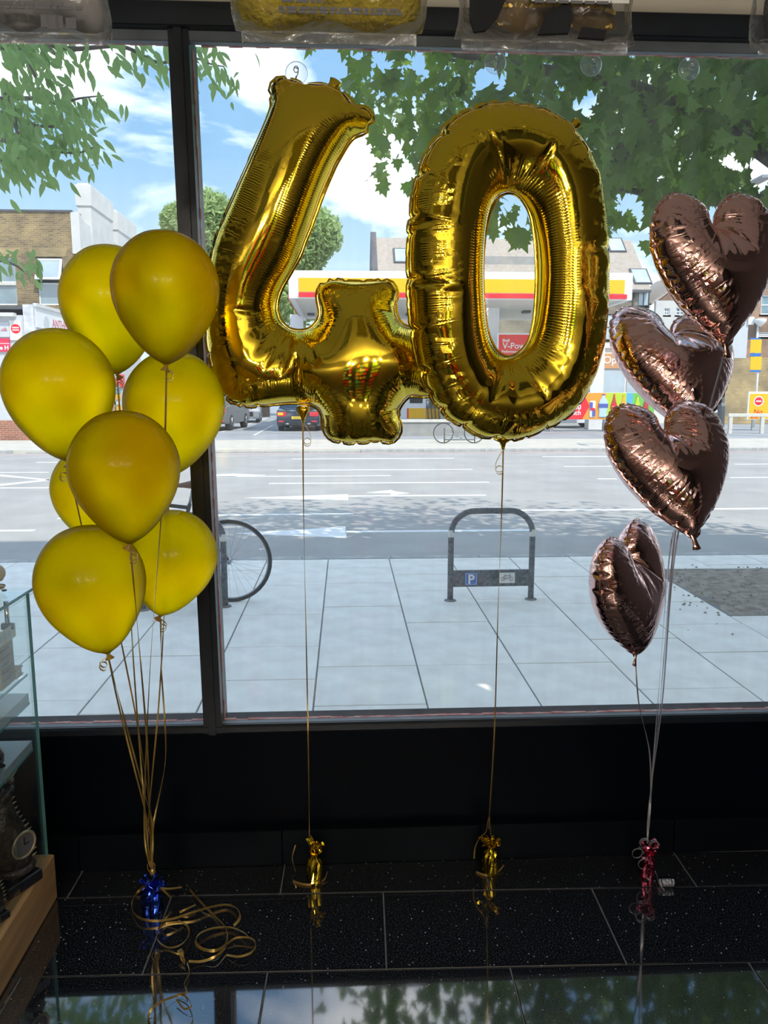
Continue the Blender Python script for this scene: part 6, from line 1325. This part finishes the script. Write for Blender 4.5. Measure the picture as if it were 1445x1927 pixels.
mt = empty('maple_tree', (4.6, 6.3, GZ), 'broad maple tree whose leafy crown fills the upper right', 'tree')
MB().tube([(4.6, 6.3, GZ-.05), (4.55, 6.32, 1.2), (4.4, 6.3, 2.6), (4.2, 6.3, 4.2), (4.0, 6.35, 6.0)], [.24, .19, .17, .13, .06], 12).build('trunk', M['bark'], mt, smooth=True)
for P in ([(4.45, 6.3, 2.2), (3.7, 6.2, 2.95), (2.4, 6.1, 3.6), (1.2, 6.2, 3.85), (.2, 6.4, 4.1)], [(4.35, 6.3, 2.9), (3.4, 6.9, 3.7), (2.2, 7.4, 4.2), (1.0, 7.8, 4.5)], [(4.3, 6.3, 3.4), (3.6, 5.4, 3.9), (2.6, 4.9, 4.3), (1.4, 4.7, 4.6)], [(4.4, 6.3, 3.2), (5.4, 6.6, 4.2), (6.6, 7.2, 5.0)], [(2.4, 6.1, 3.6), (2.0, 6.3, 3.0), (1.75, 6.4, 2.75)], [(3.7, 6.2, 2.95), (3.4, 6.5, 2.95), (2.8, 6.8, 3.05), (2.2, 7.0, 3.2)]):
    n = len(P); MB().tube(crom(P, 5), [.085-.07*k/((n-1)*5) for k in range((n-1)*5+1)], 8).build('branch', M['bark'], mt, smooth=True)
EDGE = [(522, 80), (545, 100), (575, 112), (610, 104), (630, 135), (642, 160), (650, 250), (672, 245), (690, 300), (684, 345), (715, 372), (742, 345), (765, 375), (800, 420), (880, 500), (905, 520), (935, 545), (948, 495), (985, 500), (1012, 480), (1120, 470), (1155, 470), (1185, 455), (1215, 480), (1240, 492), (1260, 450), (1330, 400), (1380, 410), (1430, 390), (1470, 460), (1600, 520), (2400, 560)]
HOLES = [((965, 372), 16), ((948, 395), 12), ((935, 165), 20), ((1100, 212), 16), ((905, 170), 12), ((1190, 395), 14), ((1205, 440), 14), ((1430, 330), 22), ((1372, 320), 10), ((1300, 100), 10), ((1010, 415), 8), ((990, 410), 8), ((730, 130), 9), ((800, 140), 8), ((1420, 190), 10)]
items = []; tries = 0
while len(items) < 6300 and tries < 90000:
    tries += 1
    c, rad = rt.choice((((3.4, 6.5, 5.2), (4.3, 2.3, 2.6)), ((1.6, 6.6, 4.6), (2.4, 1.7, 1.5)), ((2.6, 6.3, 3.3), (2.2, 1.3, .8)), ((4.6, 6.6, 3.4), (2.6, 1.6, 1.0)), ((2.4, 6.9, 4.0), (3.0, 1.8, 1.2))))
    while True:
        q = Vector((rt.uniform(-1, 1), rt.uniform(-1, 1), rt.uniform(-1, 1)))
        if q.length < 1: break
    if q.length < .45 and rt.random() < .5: continue
    p = Vector((c[0]+q.x*rad[0], c[1]+q.y*rad[1], c[2]+q.z*rad[2]))
    if p.z < 2.3 or (p.z > 4.2 and p.x < .15): continue
    px, py = proj(p-Vector((0, 0, .10)))
    if py > polyx(EDGE, px)-4: continue
    if any((px-hx)**2+((py-hy)*.9)**2 < (hr+10)**2 for (hx, hy), hr in HOLES): continue
    d = Vector((rt.gauss(0, .6), rt.gauss(-.25, .6), -1+rt.gauss(0, .45))); nn = Vector((rt.gauss(0, .8), -1+rt.gauss(0, .7), .5+rt.gauss(0, .6)))
    s = rt.uniform(.10, .175); vis = 60 < px < 1445+40 and 60 < py < 560
    items.append((p, d, nn, s, (0 if vis else 1e4)+p.y+rt.uniform(0, .5)-(.8 if vis and abs(py-polyx(EDGE, px)) < 60 else 0)))
leaves(mt, items, MAPLE, M['maple'], 300)
# cherry at the left
ct = empty('cherry_tree', (-5.2, 5.2, GZ), 'slender leaved tree reaching in from the upper left', 'tree')
MB().tube([(-5.2, 5.2, GZ-.05), (-5.1, 5.2, 1.4), (-4.9, 5.1, 3.2), (-4.6, 5.0, 5.0)], [.15, .12, .10, .05], 10).build('trunk', M['bark'], ct, smooth=True)
BR = [([(-420, 250), (-180, 120), (60, 86), (140, 92), (230, 88), (300, 118), (350, 105), (395, 120), (420, 125)], 4.6, 110), ([(-300, 300), (-80, 200), (60, 185), (110, 195), (150, 185), (195, 180)], 4.9, 70), ([(-300, 330), (-60, 250), (0, 262), (40, 275), (90, 284), (150, 287), (185, 272)], 4.7, 80),
      ([(-250, 150), (-60, 60), (20, 80), (60, 130), (75, 175)], 4.4, 130), ([(-200, 220), (-30, 150), (20, 190), (30, 240), (45, 290), (20, 300)], 4.4, 120), ([(-300, 560), (-80, 480), (0, 490), (30, 500), (45, 512)], 5.0, 34), ([(-250, 100), (-40, 40), (60, 60), (110, 110)], 4.5, 90), ([(-250, 260), (-60, 200), (10, 215), (60, 235), (110, 240), (120, 255)], 4.6, 80), ([(-260, 10), (-100, -60), (80, -90), (260, -70)], 4.6, 80), ([(-300, 420), (-120, 330), (-20, 300), (15, 310)], 4.6, 60)]
items = []
for P, Y, cnt in BR:
    W_ = crom([at(x, y, Y+.25*math.sin(i*1.3)) for i, (x, y) in enumerate(P)], 10); n = len(W_)
    W_ = [Vector((-4.8, 5.1, max(2.4, W_[0].z+.2)))]+W_
    MB().tube(W_, [.03]+[.018-.0155*k/n for k in range(n)], 6).build('branch', M['barkgrey'], ct, smooth=True)
    for k in range(int(cnt*1.3)):
        f = rt.uniform(.25, 1)**.8; q = W_[min(n, int(f*n))]; p = q+Vector((rt.gauss(0, .06), rt.gauss(0, .12), rt.gauss(.0, .05)))
        d = Vector((rt.gauss(.35, .5), rt.gauss(-.1, .4), -1+rt.gauss(0, .5))); nn = Vector((rt.gauss(0, .7), -1, rt.gauss(.5, .6)))
        px, py = proj(p); items.append((p, d, nn, rt.uniform(.06, .105), (0 if -10 < px < 440 and 60 < py < 560 else 100)+p.y))
leaves(ct, items, CHERRY, M['cherry'], 300, .12)
# round trees far behind the forecourt
def far_tree(pxs, Y, label, cnt, seed):
    rr = random.Random(seed); c0 = at(*pxs[0][0], Y); root = empty('round_tree', (c0.x, Y, GZ), label, 'tree', 'trees beyond the fuel station')
    MB().tube([(c0.x, Y, GZ-.05), (c0.x+.1, Y, 2.5), (c0.x, Y, c0.z)], [.3, .24, .1], 10).build('trunk', M['bark'], root, smooth=True)
    V = []; F = []
    for (pp, r) in pxs:
        c = at(*pp, Y); R = r*Y/FPX
        for k in range(cnt):
            q = Vector((rr.gauss(0, 1), rr.gauss(0, 1), rr.gauss(0, 1))).normalized()*rr.uniform(.45, 1.0)**.6*(1+.12*math.sin(k*.7)); p = c+q*R-root.location
            s = rr.uniform(.14, .28); u = Vector((rr.gauss(0, 1), rr.gauss(0, 1), rr.gauss(0, 1))).normalized(); w_ = u.orthogonal().normalized(); k0 = len(V)
            V += [tuple(p+u*s), tuple(p+w_*s*.5), tuple(p-u*s), tuple(p-w_*s*.5)]; F.append((k0, k0+1, k0+2, k0+3))
    me2 = bpy.data.meshes.new('foliage'); me2.from_pydata(V, [], F); me2.materials.append(M['fartree']); tag(obj('foliage', me2, root), kind='stuff')
far_tree([((598, 440), 42), ((575, 480), 36), ((555, 430), 34), ((560, 560), 50)], 52, 'round light green tree right of the diagonal of the gold four', 2600, 3)
far_tree([((395, 405), 42), ((370, 440), 50), ((330, 415), 26), ((420, 460), 45), ((395, 520), 50), ((460, 420), 40)], 56, 'light green tree between the window post and the gold four', 2200, 4)
